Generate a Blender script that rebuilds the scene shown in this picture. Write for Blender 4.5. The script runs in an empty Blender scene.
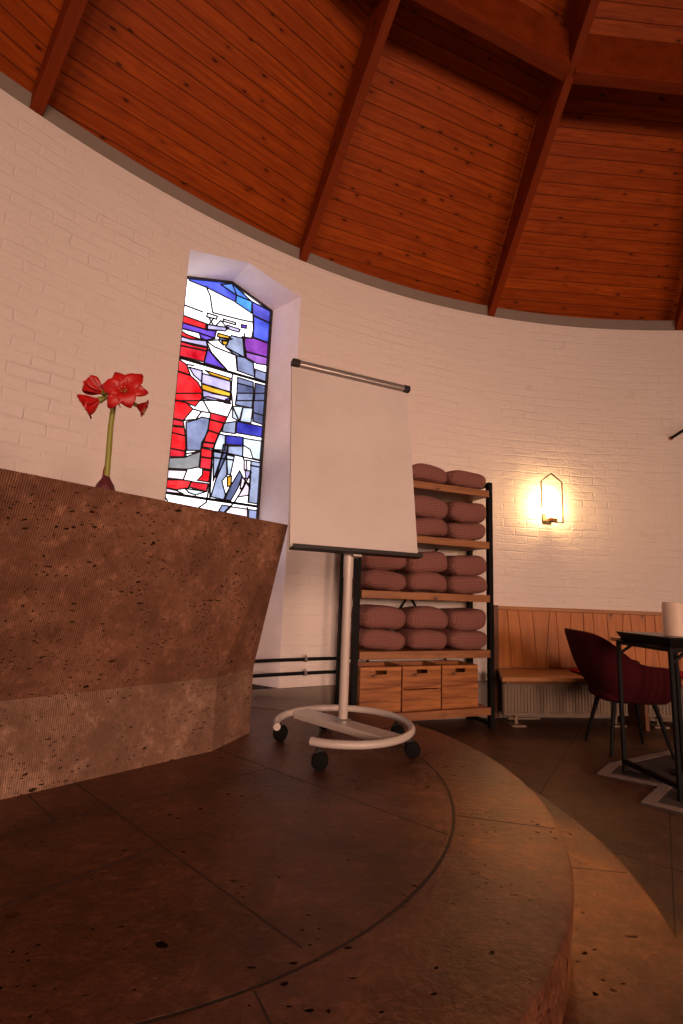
import bpy, math, random
from mathutils import Vector, Matrix
random.seed(7)
S = bpy.context.scene
COL = S.collection
PI = math.pi
R_ = math.radians

# ------------------------------------------------------------------ camera, world, light
H = 1.10                      # eye height above the room floor
cd = bpy.data.cameras.new('camera'); cam = bpy.data.objects.new('camera', cd); COL.objects.link(cam)
cd.sensor_fit = 'VERTICAL'; cd.sensor_height = 36; cd.lens = 488.5*36/1024
cd.clip_start = .02; cd.clip_end = 100
cam.matrix_world = Matrix(((0.99921266, -0.03967452, 0, 0),
                           (-0.00636196, -0.16022753, -0.98705961, 0),
                           (0.03916112, 0.98628245, -0.16035378, H), (0, 0, 0, 1)))
S.camera = cam
S.view_settings.view_transform = 'Standard'; S.view_settings.look = 'None'
S.view_settings.gamma = 1; S.view_settings.use_curve_mapping = False
S.view_settings.exposure = 0.0

world = bpy.data.worlds.new('world'); S.world = world; world.use_nodes = True
world.node_tree.nodes['Background'].inputs[0].default_value = (.35, .45, .7, 1)
world.node_tree.nodes['Background'].inputs[1].default_value = .3

GLOW, LAMP_GLOW, SPOT_W = 1.6, 62, 900

def area(name, loc, target, sx, sy, power, color):
    l = bpy.data.lights.new(name, 'AREA'); l.shape = 'RECTANGLE'; l.size = sx; l.size_y = sy
    l.energy = power; l.color = color; l.spread = R_(78)
    o = bpy.data.objects.new(name, l); COL.objects.link(o); o.location = loc
    o.rotation_euler = (Vector(target)-Vector(loc)).to_track_quat('-Z', 'Y').to_euler()
    return o

WX, WY, WR, WT = 2.967, -1.762, 6.7285, 4.061       # round room: centre, radius, wall height
def wp(deg, r=WR, z=0.0):
    return Vector((WX+r*math.cos(R_(deg)), WY+r*math.sin(R_(deg)), z))
# added key lights at made-up windows on the unseen wall behind the camera
ADDED_WINDOWS = ((243, .8), (268, 1.0), (292, 1.0), (316, .9))
for a_, k_ in ADDED_WINDOWS:
    area('window_daylight', wp(a_, WR-.35, 2.35), (-.1, 3.6, 1.5), 1.0, 2.2, 53*k_, (1, .60, .44))

# warm ceiling spotlight outside the picture, aimed at the podium edge
sp_ = bpy.data.lights.new('podium_spot', 'SPOT'); sp_.energy = SPOT_W; sp_.color = (1, .55, .12); sp_.spot_size = R_(15); sp_.spot_blend = 1; sp_.shadow_soft_size = .06
so_ = bpy.data.objects.new('podium_spot', sp_); COL.objects.link(so_); so_.location = (3.6, 1.9, 3.7)
so_.rotation_euler = (Vector((.86, 1.78, .28))-Vector(so_.location)).to_track_quat('-Z', 'Y').to_euler()

# ------------------------------------------------------------------ materials
def new_mat(name):
    m = bpy.data.materials.new(name); m.use_nodes = True
    return m, m.node_tree, m.node_tree.nodes['Principled BSDF']
def N(t, kind, **kw):
    n = t.nodes.new(kind)
    for k, v in kw.items():
        if k in n.inputs: n.inputs[k].default_value = v
        else: setattr(n, k, v)
    return n
def ramp(t, fac, stops):
    r = t.nodes.new('ShaderNodeValToRGB'); e = r.color_ramp.elements
    while len(e) < len(stops): e.new(.5)
    for q, (p, c) in zip(e, stops): q.position = p; q.color = (*c, 1)
    t.links.new(fac, r.inputs[0]); return r.outputs[0]
def mixc(t, fac, a, b, mode='MIX'):
    m = t.nodes.new('ShaderNodeMix'); m.data_type = 'RGBA'; m.blend_type = mode
    for i, v in ((0, fac), (6, a), (7, b)):
        if hasattr(v, 'is_linked'): t.links.new(v, m.inputs[i])
        else: m.inputs[i].default_value = v if i == 0 else (*v, 1)
    return m.outputs[2]
def math_(t, op, a, b=None, c=None, clamp=False):
    m = t.nodes.new('ShaderNodeMath'); m.operation = op; m.use_clamp = clamp
    for i, v in enumerate((a, b, c)):
        if v is None: continue
        if hasattr(v, 'is_linked'): t.links.new(v, m.inputs[i])
        else: m.inputs[i].default_value = v
    return m.outputs[0]
def coord(t, which='Object', scale=(1, 1, 1), rot=(0, 0, 0)):
    c = t.nodes.new('ShaderNodeTexCoord'); m = t.nodes.new('ShaderNodeMapping')
    m.inputs['Scale'].default_value = scale; m.inputs['Rotation'].default_value = rot
    t.links.new(c.outputs[which], m.inputs[0]); return m.outputs[0]
def noise(t, vec, scale, detail=4, rough=.55, out=0):
    n = N(t, 'ShaderNodeTexNoise', Scale=scale, Detail=detail, Roughness=rough); t.links.new(vec, n.inputs['Vector'])
    return n.outputs[out]
def bump(t, b, h, strength=.5, dist=.01, prev=None):
    n = N(t, 'ShaderNodeBump', Strength=strength, Distance=dist); t.links.new(h, n.inputs['Height'])
    if prev: t.links.new(prev, n.inputs['Normal'])
    if b: t.links.new(n.outputs[0], b.inputs['Normal'])
    return n.outputs[0]
def plain(name, c, rough=.5, metal=0, spec=.5, bumpy=0):
    m, t, b = new_mat(name)
    v = coord(t); col = mixc(t, noise(t, v, 9), tuple(x*.88 for x in c), tuple(min(1, x*1.1) for x in c))
    t.links.new(col, b.inputs['Base Color'])
    b.inputs['Roughness'].default_value = rough; b.inputs['Metallic'].default_value = metal
    b.inputs['Specular IOR Level'].default_value = spec
    if bumpy: bump(t, b, noise(t, v, 60, 5), .4, bumpy)
    return m

def mat_brick():
    m, t, b = new_mat('painted_brick')
    uv = coord(t, 'UV')
    wob = N(t, 'ShaderNodeTexNoise', Scale=2.3, Detail=3); t.links.new(uv, wob.inputs['Vector'])
    ad = t.nodes.new('ShaderNodeVectorMath'); ad.operation = 'MULTIPLY_ADD'
    t.links.new(wob.outputs['Color'], ad.inputs[0]); ad.inputs[1].default_value = (.09, .045, 0); t.links.new(uv, ad.inputs[2])
    br = N(t, 'ShaderNodeTexBrick', Scale=1.0)
    br.inputs['Mortar Size'].default_value = .010; br.inputs['Mortar Smooth'].default_value = 1.0
    br.inputs['Brick Width'].default_value = .25; br.inputs['Row Height'].default_value = .083
    br.inputs['Color1'].default_value = (1, 1, 1, 1); br.inputs['Color2'].default_value = (.6, .6, .6, 1); br.inputs['Mortar'].default_value = (0, 0, 0, 1)
    t.links.new(ad.outputs[0], br.inputs['Vector'])
    n1 = noise(t, coord(t, 'UV', (1, 2.4, 1)), 5.5, 5, .6)
    n2 = noise(t, uv, 38, 4, .6)
    n3 = noise(t, uv, 1.1, 3)
    amp = math_(t, 'MULTIPLY', ramp_fac(t, noise(t, coord(t, 'UV', (1, 2, 1)), 2.6, 5, .7), .28, .60), math_(t, 'MULTIPLY_ADD', n3, 1.1, .0, clamp=True))
    h = math_(t, 'MULTIPLY', math_(t, 'ADD', br.outputs['Color'], 0), math_(t, 'MULTIPLY', amp, .62))
    h = math_(t, 'ADD', h, math_(t, 'MULTIPLY', n1, .95))
    h = math_(t, 'ADD', h, math_(t, 'MULTIPLY', n2, .16))
    bump(t, b, h, .8, .017)
    c = mixc(t, n3, (.74, .655, .60), (.82, .74, .69))
    c = mixc(t, ramp_fac(t, noise(t, uv, 3.5, 6, .7), .62, .75), c, (.66, .56, .50))
    t.links.new(c, b.inputs['Base Color']); b.inputs['Roughness'].default_value = .62
    return m
def ramp_fac(t, f, lo, hi):
    n = N(t, 'ShaderNodeMapRange'); n.inputs['From Min'].default_value = lo; n.inputs['From Max'].default_value = hi
    t.links.new(f, n.inputs['Value']); return n.outputs[0]

def mat_stone(name, c1, c2, c3, rough=(.34, .55), grooves=False, pores=True, scale=1.0):
    m, t, b = new_mat(name)
    v = coord(t, 'Object', (scale, scale, scale))
    big = noise(t, v, 1.3, 5, .6); mid = noise(t, v, 7, 6, .65); fine = noise(t, v, 55, 5, .7)
    c = mixc(t, big, c1, c2); c = mixc(t, ramp_fac(t, mid, .42, .66), c, c3)
    c = mixc(t, math_(t, 'MULTIPLY', ramp_fac(t, fine, .35, .75), .6), c, tuple(x*.40 for x in c1))
    spk = noise(t, v, 19, 6, .75); c = mixc(t, math_(t, 'MULTIPLY', ramp_fac(t, spk, .52, .68), .75), c, tuple(min(1, x*1.45) for x in c3))
    c = mixc(t, math_(t, 'MULTIPLY', ramp_fac(t, noise(t, v, 2.7, 6, .7), .58, .38), .75), c, tuple(x*.45 for x in c1))
    veins = noise(t, coord(t, 'Object', (1, 3.2, 1), (0, 0, .7)), 2.6, 8, .62)
    c = mixc(t, math_(t, 'MULTIPLY', ramp_fac(t, math_(t, 'ABSOLUTE', math_(t, 'SUBTRACT', veins, .5)), .012, .0), .0 if grooves else .40), c, tuple(min(1, x*1.5) for x in c3))
    h = math_(t, 'ADD', math_(t, 'MULTIPLY', mid, .5), math_(t, 'MULTIPLY', fine, .35)); pall = None
    if pores:
        pv = coord(t, 'Object', (1, 1.6, 2.2) if not grooves else (1, 1, 2.6))
        wv = N(t, 'ShaderNodeTexNoise', Scale=9.0, Detail=3); t.links.new(pv, wv.inputs['Vector'])
        ad = t.nodes.new('ShaderNodeVectorMath'); ad.operation = 'MULTIPLY_ADD'
        t.links.new(wv.outputs['Color'], ad.inputs[0]); ad.inputs[1].default_value = (.09, .09, .09); t.links.new(pv, ad.inputs[2])
        for sc, th, gate in (((8.0, .13, .57), (15, .13, .53), (34, .16, .50)) if grooves else ((8.0, .11, .64), (15, .12, .60), (30, .13, .57))):
            vo = N(t, 'ShaderNodeTexVoronoi', Scale=sc); t.links.new(ad.outputs[0], vo.inputs['Vector'])
            pit = ramp_fac(t, vo.outputs['Distance'], th+.03, th)
            g = ramp_fac(t, noise(t, v, 1.3*sc/7.5+.9, 2), gate-.04, gate)
            pit = math_(t, 'MULTIPLY', pit, g, clamp=True)
            c = mixc(t, pit, c, tuple(x*.12 for x in c1)); pall = pit if pall is None else math_(t, 'MAXIMUM', pall, pit)
            h = math_(t, 'SUBTRACT', h, math_(t, 'MULTIPLY', pit, 1.6))
    if grooves:
        w = N(t, 'ShaderNodeTexWave', Scale=44, Distortion=2.2, Detail=2); w.inputs['Detail Scale'].default_value = .6
        w.wave_type = 'BANDS'; w.bands_direction = 'X'; t.links.new(coord(t, 'UV'), w.inputs['Vector'])
        gate = ramp_fac(t, noise(t, v, 3, 4), .25, .55)
        gr = math_(t, 'MULTIPLY', w.outputs['Fac'], gate)
        h = math_(t, 'ADD', h, math_(t, 'MULTIPLY', gr, .22))
        c = mixc(t, math_(t, 'MULTIPLY', gr, .20), c, tuple(x*.45 for x in c1))
    bump(t, b, h, .8, .012)
    b.inputs['Specular IOR Level'].default_value = .38
    t.links.new(c, b.inputs['Base Color'])
    rr = N(t, 'ShaderNodeMapRange'); rr.inputs['To Min'].default_value = rough[0]; rr.inputs['To Max'].default_value = rough[1]
    t.links.new(mid, rr.inputs['Value']); t.links.new(rr.outputs[0] if pall is None else math_(t, 'MAXIMUM', rr.outputs[0], pall), b.inputs['Roughness'])
    if pall is not None: t.links.new(math_(t, 'MULTIPLY_ADD', pall, -.32, .36, clamp=True), b.inputs['Specular IOR Level'])
    b.inputs['Specular Tint'].default_value = (1, .70, .45, 1)
    return m

def mat_wood(name, light, dark, axis='X', board=None, scale=1.0, knots=True, rough=.45, coords='Object', seam=.045, spec=.5):
    """grain runs along `axis`; board=(direction component, width) draws board seams on UV.y"""
    m, t, b = new_mat(name)
    st = {'X': (.35, 5, 5), 'Y': (5, .35, 5), 'Z': (5, 5, .35)}[axis]
    st = tuple(s*scale for s in st)
    base = t.nodes.new('ShaderNodeTexCoord').outputs[coords]
    rnd = None; vec = base
    if board:
        sp = t.nodes.new('ShaderNodeSeparateXYZ'); t.links.new(base, sp.inputs[0])
        q = math_(t, 'DIVIDE', sp.outputs[1], board); fl = math_(t, 'FLOOR', q); fr = math_(t, 'FRACT', q)
        wn = N(t, 'ShaderNodeTexWhiteNoise', noise_dimensions='1D'); t.links.new(fl, wn.inputs['W']); rnd = wn.outputs['Value']
        cb = t.nodes.new('ShaderNodeCombineXYZ')
        t.links.new(math_(t, 'MULTIPLY_ADD', rnd, 13.0, sp.outputs[0]), cb.inputs[0]); t.links.new(sp.outputs[1], cb.inputs[1]); t.links.new(math_(t, 'MULTIPLY', rnd, 7.0), cb.inputs[2])
        vec = cb.outputs[0]
    mp = t.nodes.new('ShaderNodeMapping'); mp.inputs['Scale'].default_value = st; t.links.new(vec, mp.inputs[0])
    g = noise(t, mp.outputs[0], 4.5, 6, .62); g2 = noise(t, mp.outputs[0], 22, 4, .6)
    c = mixc(t, ramp_fac(t, g, .32, .68), dark, light)
    c = mixc(t, math_(t, 'MULTIPLY', g2, .4), c, dark)
    if rnd is not None:
        c = mixc(t, math_(t, 'MULTIPLY', rnd, .45), c, dark)
    if knots:
        kp = t.nodes.new('ShaderNodeMapping'); k = {'X': (2.8, 6.5, 6.5), 'Y': (6.5, 2.8, 6.5), 'Z': (6.5, 6.5, 2.8)}[axis]
        kp.inputs['Scale'].default_value = tuple(s*scale for s in k); t.links.new(vec, kp.inputs[0])
        vo = N(t, 'ShaderNodeTexVoronoi', Scale=1.0); t.links.new(kp.outputs[0], vo.inputs['Vector'])
        kn = ramp_fac(t, vo.outputs['Distance'], .13, .07)
        halo = ramp_fac(t, vo.outputs['Distance'], .34, .10)
        c = mixc(t, math_(t, 'MULTIPLY', halo, .35), c, tuple(x*.6 for x in dark))
        c = mixc(t, math_(t, 'MULTIPLY', kn, .9), c, tuple(x*.18 for x in dark))
    h = g2
    if board:
        e = math_(t, 'ABSOLUTE', math_(t, 'SUBTRACT', fr, .5)); sm = ramp_fac(t, e, .5-seam, .5-seam*.35)
        c = mixc(t, math_(t, 'MULTIPLY', sm, .85), c, tuple(x*.12 for x in dark))
        h = math_(t, 'SUBTRACT', math_(t, 'MULTIPLY', g2, .3), math_(t, 'MULTIPLY', sm, 2.0))
    bump(t, b, h, .35, .006)
    t.links.new(c, b.inputs['Base Color']); b.inputs['Roughness'].default_value = rough
    b.inputs['Specular IOR Level'].default_value = spec
    return m

def mat_fabric(name, c1, c2, knit=90, dist=.006):
    m, t, b = new_mat(name)
    v = coord(t, 'UV')
    w = N(t, 'ShaderNodeTexWave', Scale=knit*.22, Distortion=.6, Detail=1); w.bands_direction = 'X'; t.links.new(v, w.inputs['Vector'])
    w2 = N(t, 'ShaderNodeTexWave', Scale=knit*.22, Distortion=.6, Detail=1); w2.bands_direction = 'Y'; t.links.new(v, w2.inputs['Vector'])
    h = math_(t, 'MULTIPLY', w.outputs['Fac'], w2.outputs['Fac'])
    c = mixc(t, h, c1, c2); c = mixc(t, math_(t, 'MULTIPLY', noise(t, coord(t), 5), .4), c, c1)
    t.links.new(c, b.inputs['Base Color']); b.inputs['Roughness'].default_value = .9
    b.inputs['Sheen Weight'].default_value = 0; b.inputs['Specular IOR Level'].default_value = .15
    bump(t, b, h, .7, dist)
    return m
def mat_emit(name, c, s, var=.0):
    m, t, b = new_mat(name)
    v = coord(t)
    cc = mixc(t, ramp_fac(t, noise(t, v, 6, 3), .35, .7), tuple(x*(1-var) for x in c), tuple(min(1, x*(1+var)+var*.12) for x in c)) if var else None
    b.inputs['Base Color'].default_value = (*[x*.2 for x in c], 1); b.inputs['Roughness'].default_value = .15
    if cc: t.links.new(cc, b.inputs['Emission Color'])
    else: b.inputs['Emission Color'].default_value = (*c, 1)
    b.inputs['Emission Strength'].default_value = s
    return m

M = {}
M['brick'] = mat_brick()
M['stone_floor'] = mat_stone('podium_stone', (0.0897, 0.0325, 0.0176), (0.1281, 0.0467, 0.0246), (0.1624, 0.0636, 0.0342), (.30, .5))
M['stone_rim'] = mat_stone('rim_stone', (0.0989, 0.0350, 0.0181), (0.1318, 0.0474, 0.0237), (0.1757, 0.0695, 0.0366), (.22, .40))
M['stone_tile'] = mat_stone('tile_stone', (0.0898, 0.0385, 0.0204), (0.1197, 0.0539, 0.0279), (0.1421, 0.0659, 0.0361), (.35, .5), pores=False)
M['stone_altar'] = mat_stone('altar_stone', (0.2104, 0.0877, 0.0495), (0.2597, 0.1144, 0.0659), (0.3223, 0.1562, 0.0961), (.6, .8), grooves=True)
M['stone_altar_base'] = mat_stone('altar_base_stone', (0.2479, 0.1287, 0.0821), (0.3121, 0.1686, 0.1143), (0.3672, 0.2218, 0.1524), (.6, .8), grooves=True)
M['joint_soft'] = plain('worn_mortar', (.035, .022, .016), .9)
M['joint'] = plain('mortar', (.028, .016, .011), .9)
M['plaster'] = plain('niche_plaster', (.86, .80, .83), .6, bumpy=.002)  # smooth plaster, paler so the window's glow is put into its colour
M['concrete'] = plain('concrete', (.25, .20, .165), .85, bumpy=.003)
M['ceiling_wood'] = mat_wood('ceiling_boards', (.50, .098, .008), (.24, .037, .0035), 'X', board=.108, coords='UV', rough=.5, seam=.04, scale=1.75, spec=.12)
M['beam_wood'] = mat_wood('beam_wood', (.25, .040, .006), (.15, .021, .003), 'X', coords='UV', rough=.5, scale=1.3, spec=.12)
M['shelf_wood'] = mat_wood('shelf_wood', (.42, .185, .07), (.22, .08, .027), 'X', scale=1.6, rough=.5)
M['crate_wood'] = mat_wood('crate_wood', (.62, .24, .06), (.16, .042, .011), 'X', scale=1.5, rough=.5)
M['bench_wood'] = mat_wood('bench_wood', (.60, .22, .048), (.40, .13, .028), 'Z', coords='Object', scale=1.2, rough=.42)
M['seat_wood'] = mat_wood('seat_wood', (.50, .235, .085), (.34, .14, .048), 'X', scale=.8, rough=.35, knots=False)
M['dark_wood'] = mat_wood('dark_wood', (.20, .075, .028), (.10, .035, .014), 'Z', scale=1, rough=.5, knots=False)
M['black_steel'] = plain('black_steel', (.005, .0045, .0045), .65, .0, .18)
M['gap'] = plain('gap_dark', (.02, .009, .005), .9)
M['white_metal'] = plain('white_coated_metal', (.52, .46, .41), .32)
M['radiator'] = plain('radiator_enamel', (.22, .16, .11), .5, 0, .3)  # enamel colour darkened to carry the shade under the bench
M['board'] = None
M['alu'] = plain('clamp_aluminium', (.30, .27, .25), .35, .6)
M['grey_plastic'] = plain('dark_grey_plastic', (.022, .019, .018), .5, 0, .3)
M['rubber'] = plain('black_rubber', (.0035, .003, .003), .75, 0, .12)
M['blue_plastic'] = plain('blue_plastic', (.03, .04, .16), .4)
M['cushion'] = mat_fabric('mauve_knit', (.20, .085, .070), (.44, .20, .165), 90)
M['burgundy'] = mat_fabric('burgundy_felt', (.045, .003, .006), (.07, .006, .010), 300, .001)
M['red_pad'] = mat_fabric('red_felt', (.30, .02, .02), (.38, .03, .03), 200, .001)
M['lead'] = plain('lead_came', (.012, .010, .014), .5)
M['bulb_skin'] = plain('bulb_skin', (.09, .012, .016), .6, bumpy=.002)
M['stem'] = plain('flower_stem', (.24, .24, .03), .4)
M['bud'] = plain('bud', (.22, .012, .025), .5)
M['stamen'] = plain('stamen', (.6, .35, .12), .5)
M['candle'] = plain('cream_wax', (.72, .56, .42), .5)
M['black_top'] = plain('black_table_top', (.009, .007, .006), .3, 0, .4)
M['rug_dark'] = plain('rug_dark', (.05, .036, .03), .9, bumpy=.002)
M['rug_light'] = plain('rug_light', (.25, .19, .165), .9, bumpy=.002)
M['lamp_frame'] = plain('lamp_frame_metal', (.05, .035, .02), .4, .7)
M['lamp_base'] = plain('lamp_base_wood', (.32, .13, .04), .5)

def mat_board():
    m, t, b = new_mat('whiteboard')
    v = coord(t, 'Object', (1, 1, 1)); s = noise(t, v, 2.2, 4, .6)
    c = mixc(t, ramp_fac(t, s, .4, .75), (.60, .545, .51), (.53, .47, .435))
    ln = noise(t, coord(t, 'Object', (1, 1, 1.7)), 3.1, 2, .5)
    scr = ramp_fac(t, math_(t, 'ABSOLUTE', math_(t, 'SUBTRACT', ln, .56)), .006, .0)
    scr = math_(t, 'MULTIPLY', scr, ramp_fac(t, noise(t, v, 4, 2), .5, .62))
    c = mixc(t, math_(t, 'MULTIPLY', scr, .25), c, (.38, .33, .30))
    t.links.new(c, b.inputs['Base Color']); b.inputs['Roughness'].default_value = .33
    return m
M['board'] = mat_board()
def mat_petal():
    m, t, b = new_mat('amaryllis_petal')
    c = mixc(t, noise(t, coord(t), 25, 3), (.34, .003, .005), (.58, .012, .008))
    t.links.new(c, b.inputs['Base Color']); b.inputs['Roughness'].default_value = .45
    b.inputs['Subsurface Weight'].default_value = .15; b.inputs['Subsurface Radius'].default_value = (.01, .003, .002)
    return m
M['petal'] = mat_petal()

# ------------------------------------------------------------------ mesh helpers
class MB:
    def __init__(s): s.v = []; s.f = []; s.m = []; s.uv = []
    def add(s, verts, faces, mi=0, uvs=None, mat=None):
        o = len(s.v)
        for p in verts: s.v.append(tuple(mat @ Vector(p)) if mat else tuple(p))
        for k, f in enumerate(faces):
            s.f.append([o+i for i in f]); s.m.append(mi); s.uv.append(uvs[k] if uvs else None)
        return s
    def box(s, c, d, mat=None, mi=0, rot=None):
        x, y, z = (q/2 for q in d); cs = [(-x,-y,-z),(x,-y,-z),(x,y,-z),(-x,y,-z),(-x,-y,z),(x,-y,z),(x,y,z),(-x,y,z)]
        r = rot or Matrix.Identity(3)
        vs = [tuple(r @ Vector(p)+Vector(c)) for p in cs]
        return s.add(vs, [(0,3,2,1),(4,5,6,7),(0,1,5,4),(1,2,6,5),(2,3,7,6),(3,0,4,7)], mi, None, mat)
    def bar(s, a, b, w, h, up=(0,0,1), mi=0, mat=None):
        a = Vector(a); b = Vector(b); d = (b-a); L = d.length; d.normalize(); u = Vector(up)
        x = d.cross(u)
        if x.length < 1e-4: x = d.cross(Vector((1,0,0)))
        x.normalize(); u = x.cross(d)
        r = Matrix((d, x, u)).transposed()
        return s.box((a+b)/2, (L, w, h), mat, mi, r)
    def tube(s, pts, rad, n=12, closed=False, cap=True, mi=0, mat=None, flat=1.0):
        pts = [Vector(p) for p in pts]; rads = rad if isinstance(rad, (list, tuple)) else [rad]*len(pts)
        vs = []; fs = []; L = len(pts); prev = None
        for i, p in enumerate(pts):
            a = pts[(i-1) % L] if (closed or i) else p; b = pts[(i+1) % L] if (closed or i < L-1) else p
            d = (b-a).normalized()
            if prev is None:
                u = Vector((0,0,1)) if abs(d.z) < .9 else Vector((1,0,0))
                x = d.cross(u).normalized()
            else: x = (prev-d*prev.dot(d)).normalized()
            prev = x; y = x.cross(d)
            for k in range(n):
                q = 2*PI*k/n; vs.append(p+(x*math.cos(q)+y*math.sin(q)*flat)*rads[i])
        for i in range(L if closed else L-1):
            j = (i+1) % L
            for k in range(n): fs.append((i*n+k, i*n+(k+1) % n, j*n+(k+1) % n, j*n+k))
        if cap and not closed: fs.append(tuple(range(n))[::-1]); fs.append(tuple((L-1)*n+k for k in range(n)))
        return s.add(vs, fs, mi, None, mat)
    def lathe(s, prof, n=24, mat=None, mi=0, center=(0,0,0)):
        c = Vector(center); vs = []; fs = []
        for r, z in prof:
            for k in range(n): q = 2*PI*k/n; vs.append(c+Vector((r*math.cos(q), r*math.sin(q), z)))
        for i in range(len(prof)-1):
            for k in range(n): fs.append((i*n+k, i*n+(k+1) % n, (i+1)*n+(k+1) % n, (i+1)*n+k))
        fs.append(tuple(range(n))[::-1]); fs.append(tuple((len(prof)-1)*n+k for k in range(n)))
        return s.add(vs, fs, mi, None, mat)
    def prism(s, poly, z0, z1, mi=0, mat=None):
        n = len(poly); vs = [(x, y, z0) for x, y in poly]+[(x, y, z1) for x, y in poly]
        fs = [tuple(range(n))[::-1], tuple(range(n, 2*n))]+[(i, (i+1) % n, n+(i+1) % n, n+i) for i in range(n)]
        return s.add(vs, fs, mi, None, mat)
    def build(s, name, mats, parent=None, smooth=False, bevel=0, loc=None, sharp=40, subsurf=0):
        me = bpy.data.meshes.new(name); me.from_pydata(s.v, [], s.f)
        mats = mats if isinstance(mats, (list, tuple)) else [mats]
        for m in mats: me.materials.append(m)
        for p, i in zip(me.polygons, s.m): p.material_index = i
        if any(u is not None for u in s.uv):
            ul = me.uv_layers.new(name='UVMap')
            for p, u in zip(me.polygons, s.uv):
                if u is None: continue
                for li, q in zip(p.loop_indices, u): ul.data[li].uv = q
        me.validate(); me.update()
        import bmesh
        bm = bmesh.new(); bm.from_mesh(me); bmesh.ops.recalc_face_normals(bm, faces=bm.faces) if not getattr(s, 'keep', 0) else None
        bm.to_mesh(me); bm.free()
        if smooth:
            me.shade_smooth()
        o = bpy.data.objects.new(name, me); COL.objects.link(o)
        if parent: o.parent = parent
        if loc is not None: o.location = loc
        if bevel:
            b = o.modifiers.new('bevel', 'BEVEL'); b.width = bevel; b.segments = 2; b.limit_method = 'ANGLE'; b.angle_limit = R_(35)
        if subsurf:
            q = o.modifiers.new('sub', 'SUBSURF'); q.levels = q.render_levels = subsurf
        if smooth and not subsurf:
            md = me
            try: md.set_sharp_from_angle(angle=R_(sharp))
            except Exception: pass
        return o
def empty(name, loc=(0,0,0), rz=0):
    o = bpy.data.objects.new(name, None); COL.objects.link(o); o.location = loc; o.rotation_euler = (0,0,rz); o.empty_display_size = .1
    return o
def tag(o, label=None, cat=None, group=None, kind=None):
    if label: o['label'] = label
    if cat: o['category'] = cat
    if group: o['group'] = group
    if kind: o['kind'] = kind
    return o
def struct(o, label=None): 
    o['kind'] = 'structure'
    if label: o['label'] = label
    return o
def copy_tree(o, parent=None):
    c = o.copy(); COL.objects.link(c)
    if parent: c.parent = parent
    for ch in [q for q in bpy.data.objects if q.parent == o]: copy_tree(ch, c)
    return c

# ------------------------------------------------------------------ the wall with the window niche
NL, NR = 129.055, 120.44                       # niche edges (degrees)
CL = wp(NL); CR = wp(NR); CM = (CL+CR)/2; CU = (CR-CL).normalized(); CN = Vector((-CU.y, CU.x, 0))
ND = .30                                       # distance from the wall face back to the glass
GL, GR, GA = -.44, .36, -.04                   # glass left, right, apex (along CU)
def gpt(u, z, d=ND): return CM+CU*u+CN*d+Vector((0, 0, z))
SILL = .326
def z_open(f): return 3.705+(3.826-3.705)*(1-abs(f-.5)*2)
def z_glass(f): return 3.65+(3.775-3.65)*(1-abs(f-.5)*2)
w = MB()
def quad(mb, p, mi=0, uv=None): mb.add(p, [tuple(range(len(p)))], mi, [uv] if uv else None)
seg = []
a = NL
K = 16
nich = [NL+(NR-NL)*i/K for i in range(K+1)]
rest = []
n_rest = 170
for i in range(n_rest+1): rest.append(NR-(360-(NL-NR))*i/n_rest)
for i in range(n_rest):
    a0, a1 = rest[i], rest[i+1]; u0, u1 = -R_(a0)*WR, -R_(a1)*WR
    quad(w, [wp(a0, WR, 0), wp(a1, WR, 0), wp(a1, WR, WT), wp(a0, WR, WT)], 0, [(u0, 0), (u1, 0), (u1, WT), (u0, WT)])
for i in range(K):
    a0, a1 = nich[i], nich[i+1]; f0, f1 = i/K, (i+1)/K; u0, u1 = -R_(a0)*WR, -R_(a1)*WR
    quad(w, [wp(a0, WR, z_open(f0)), wp(a1, WR, z_open(f1)), wp(a1, WR, WT), wp(a0, WR, WT)], 0, [(u0, z_open(f0)), (u1, z_open(f1)), (u1, WT), (u0, WT)])
    quad(w, [wp(a0, WR, 0), wp(a1, WR, 0), wp(a1, WR, SILL), wp(a0, WR, SILL)], 0, [(u0, 0), (u1, 0), (u1, SILL), (u0, SILL)])
    g0, g1 = GL+(GR-GL)*f0, GL+(GR-GL)*f1
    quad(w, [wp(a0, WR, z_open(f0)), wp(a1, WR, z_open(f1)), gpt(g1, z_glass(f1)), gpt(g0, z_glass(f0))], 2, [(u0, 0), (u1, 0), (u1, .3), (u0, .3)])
    quad(w, [wp(a0, WR, SILL), wp(a1, WR, SILL), gpt(g1, SILL), gpt(g0, SILL)], 1)
GB = 1.30                                      # glass bottom
for aa, g in ((NL, GL), (NR, GR)):
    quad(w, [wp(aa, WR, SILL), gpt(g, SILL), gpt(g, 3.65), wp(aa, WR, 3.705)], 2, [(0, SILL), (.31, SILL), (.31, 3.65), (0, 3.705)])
quad(w, [gpt(GL, SILL), gpt(GR, SILL), gpt(GR, GB), gpt(GL, GB)], 0, [(0, SILL), (.8, SILL), (.8, GB), (0, GB)])
# outer skin so that the wall is a solid body of brickwork
WO = .42
for i in range(90):
    a0, a1 = 360*i/90, 360*(i+1)/90
    if a0 > 131 or a1 < 118.5:
        quad(w, [wp(a0, WR+WO, 0), wp(a1, WR+WO, 0), wp(a1, WR+WO, WT), wp(a0, WR+WO, WT)], 0, [(a0*.1, 0), (a1*.1, 0), (a1*.1, WT), (a0*.1, WT)])
w.keep = 1
o = w.build('wall_round', [M['brick'], M['gap'], M['plaster']]); struct(o, 'round white painted brick wall')
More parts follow.
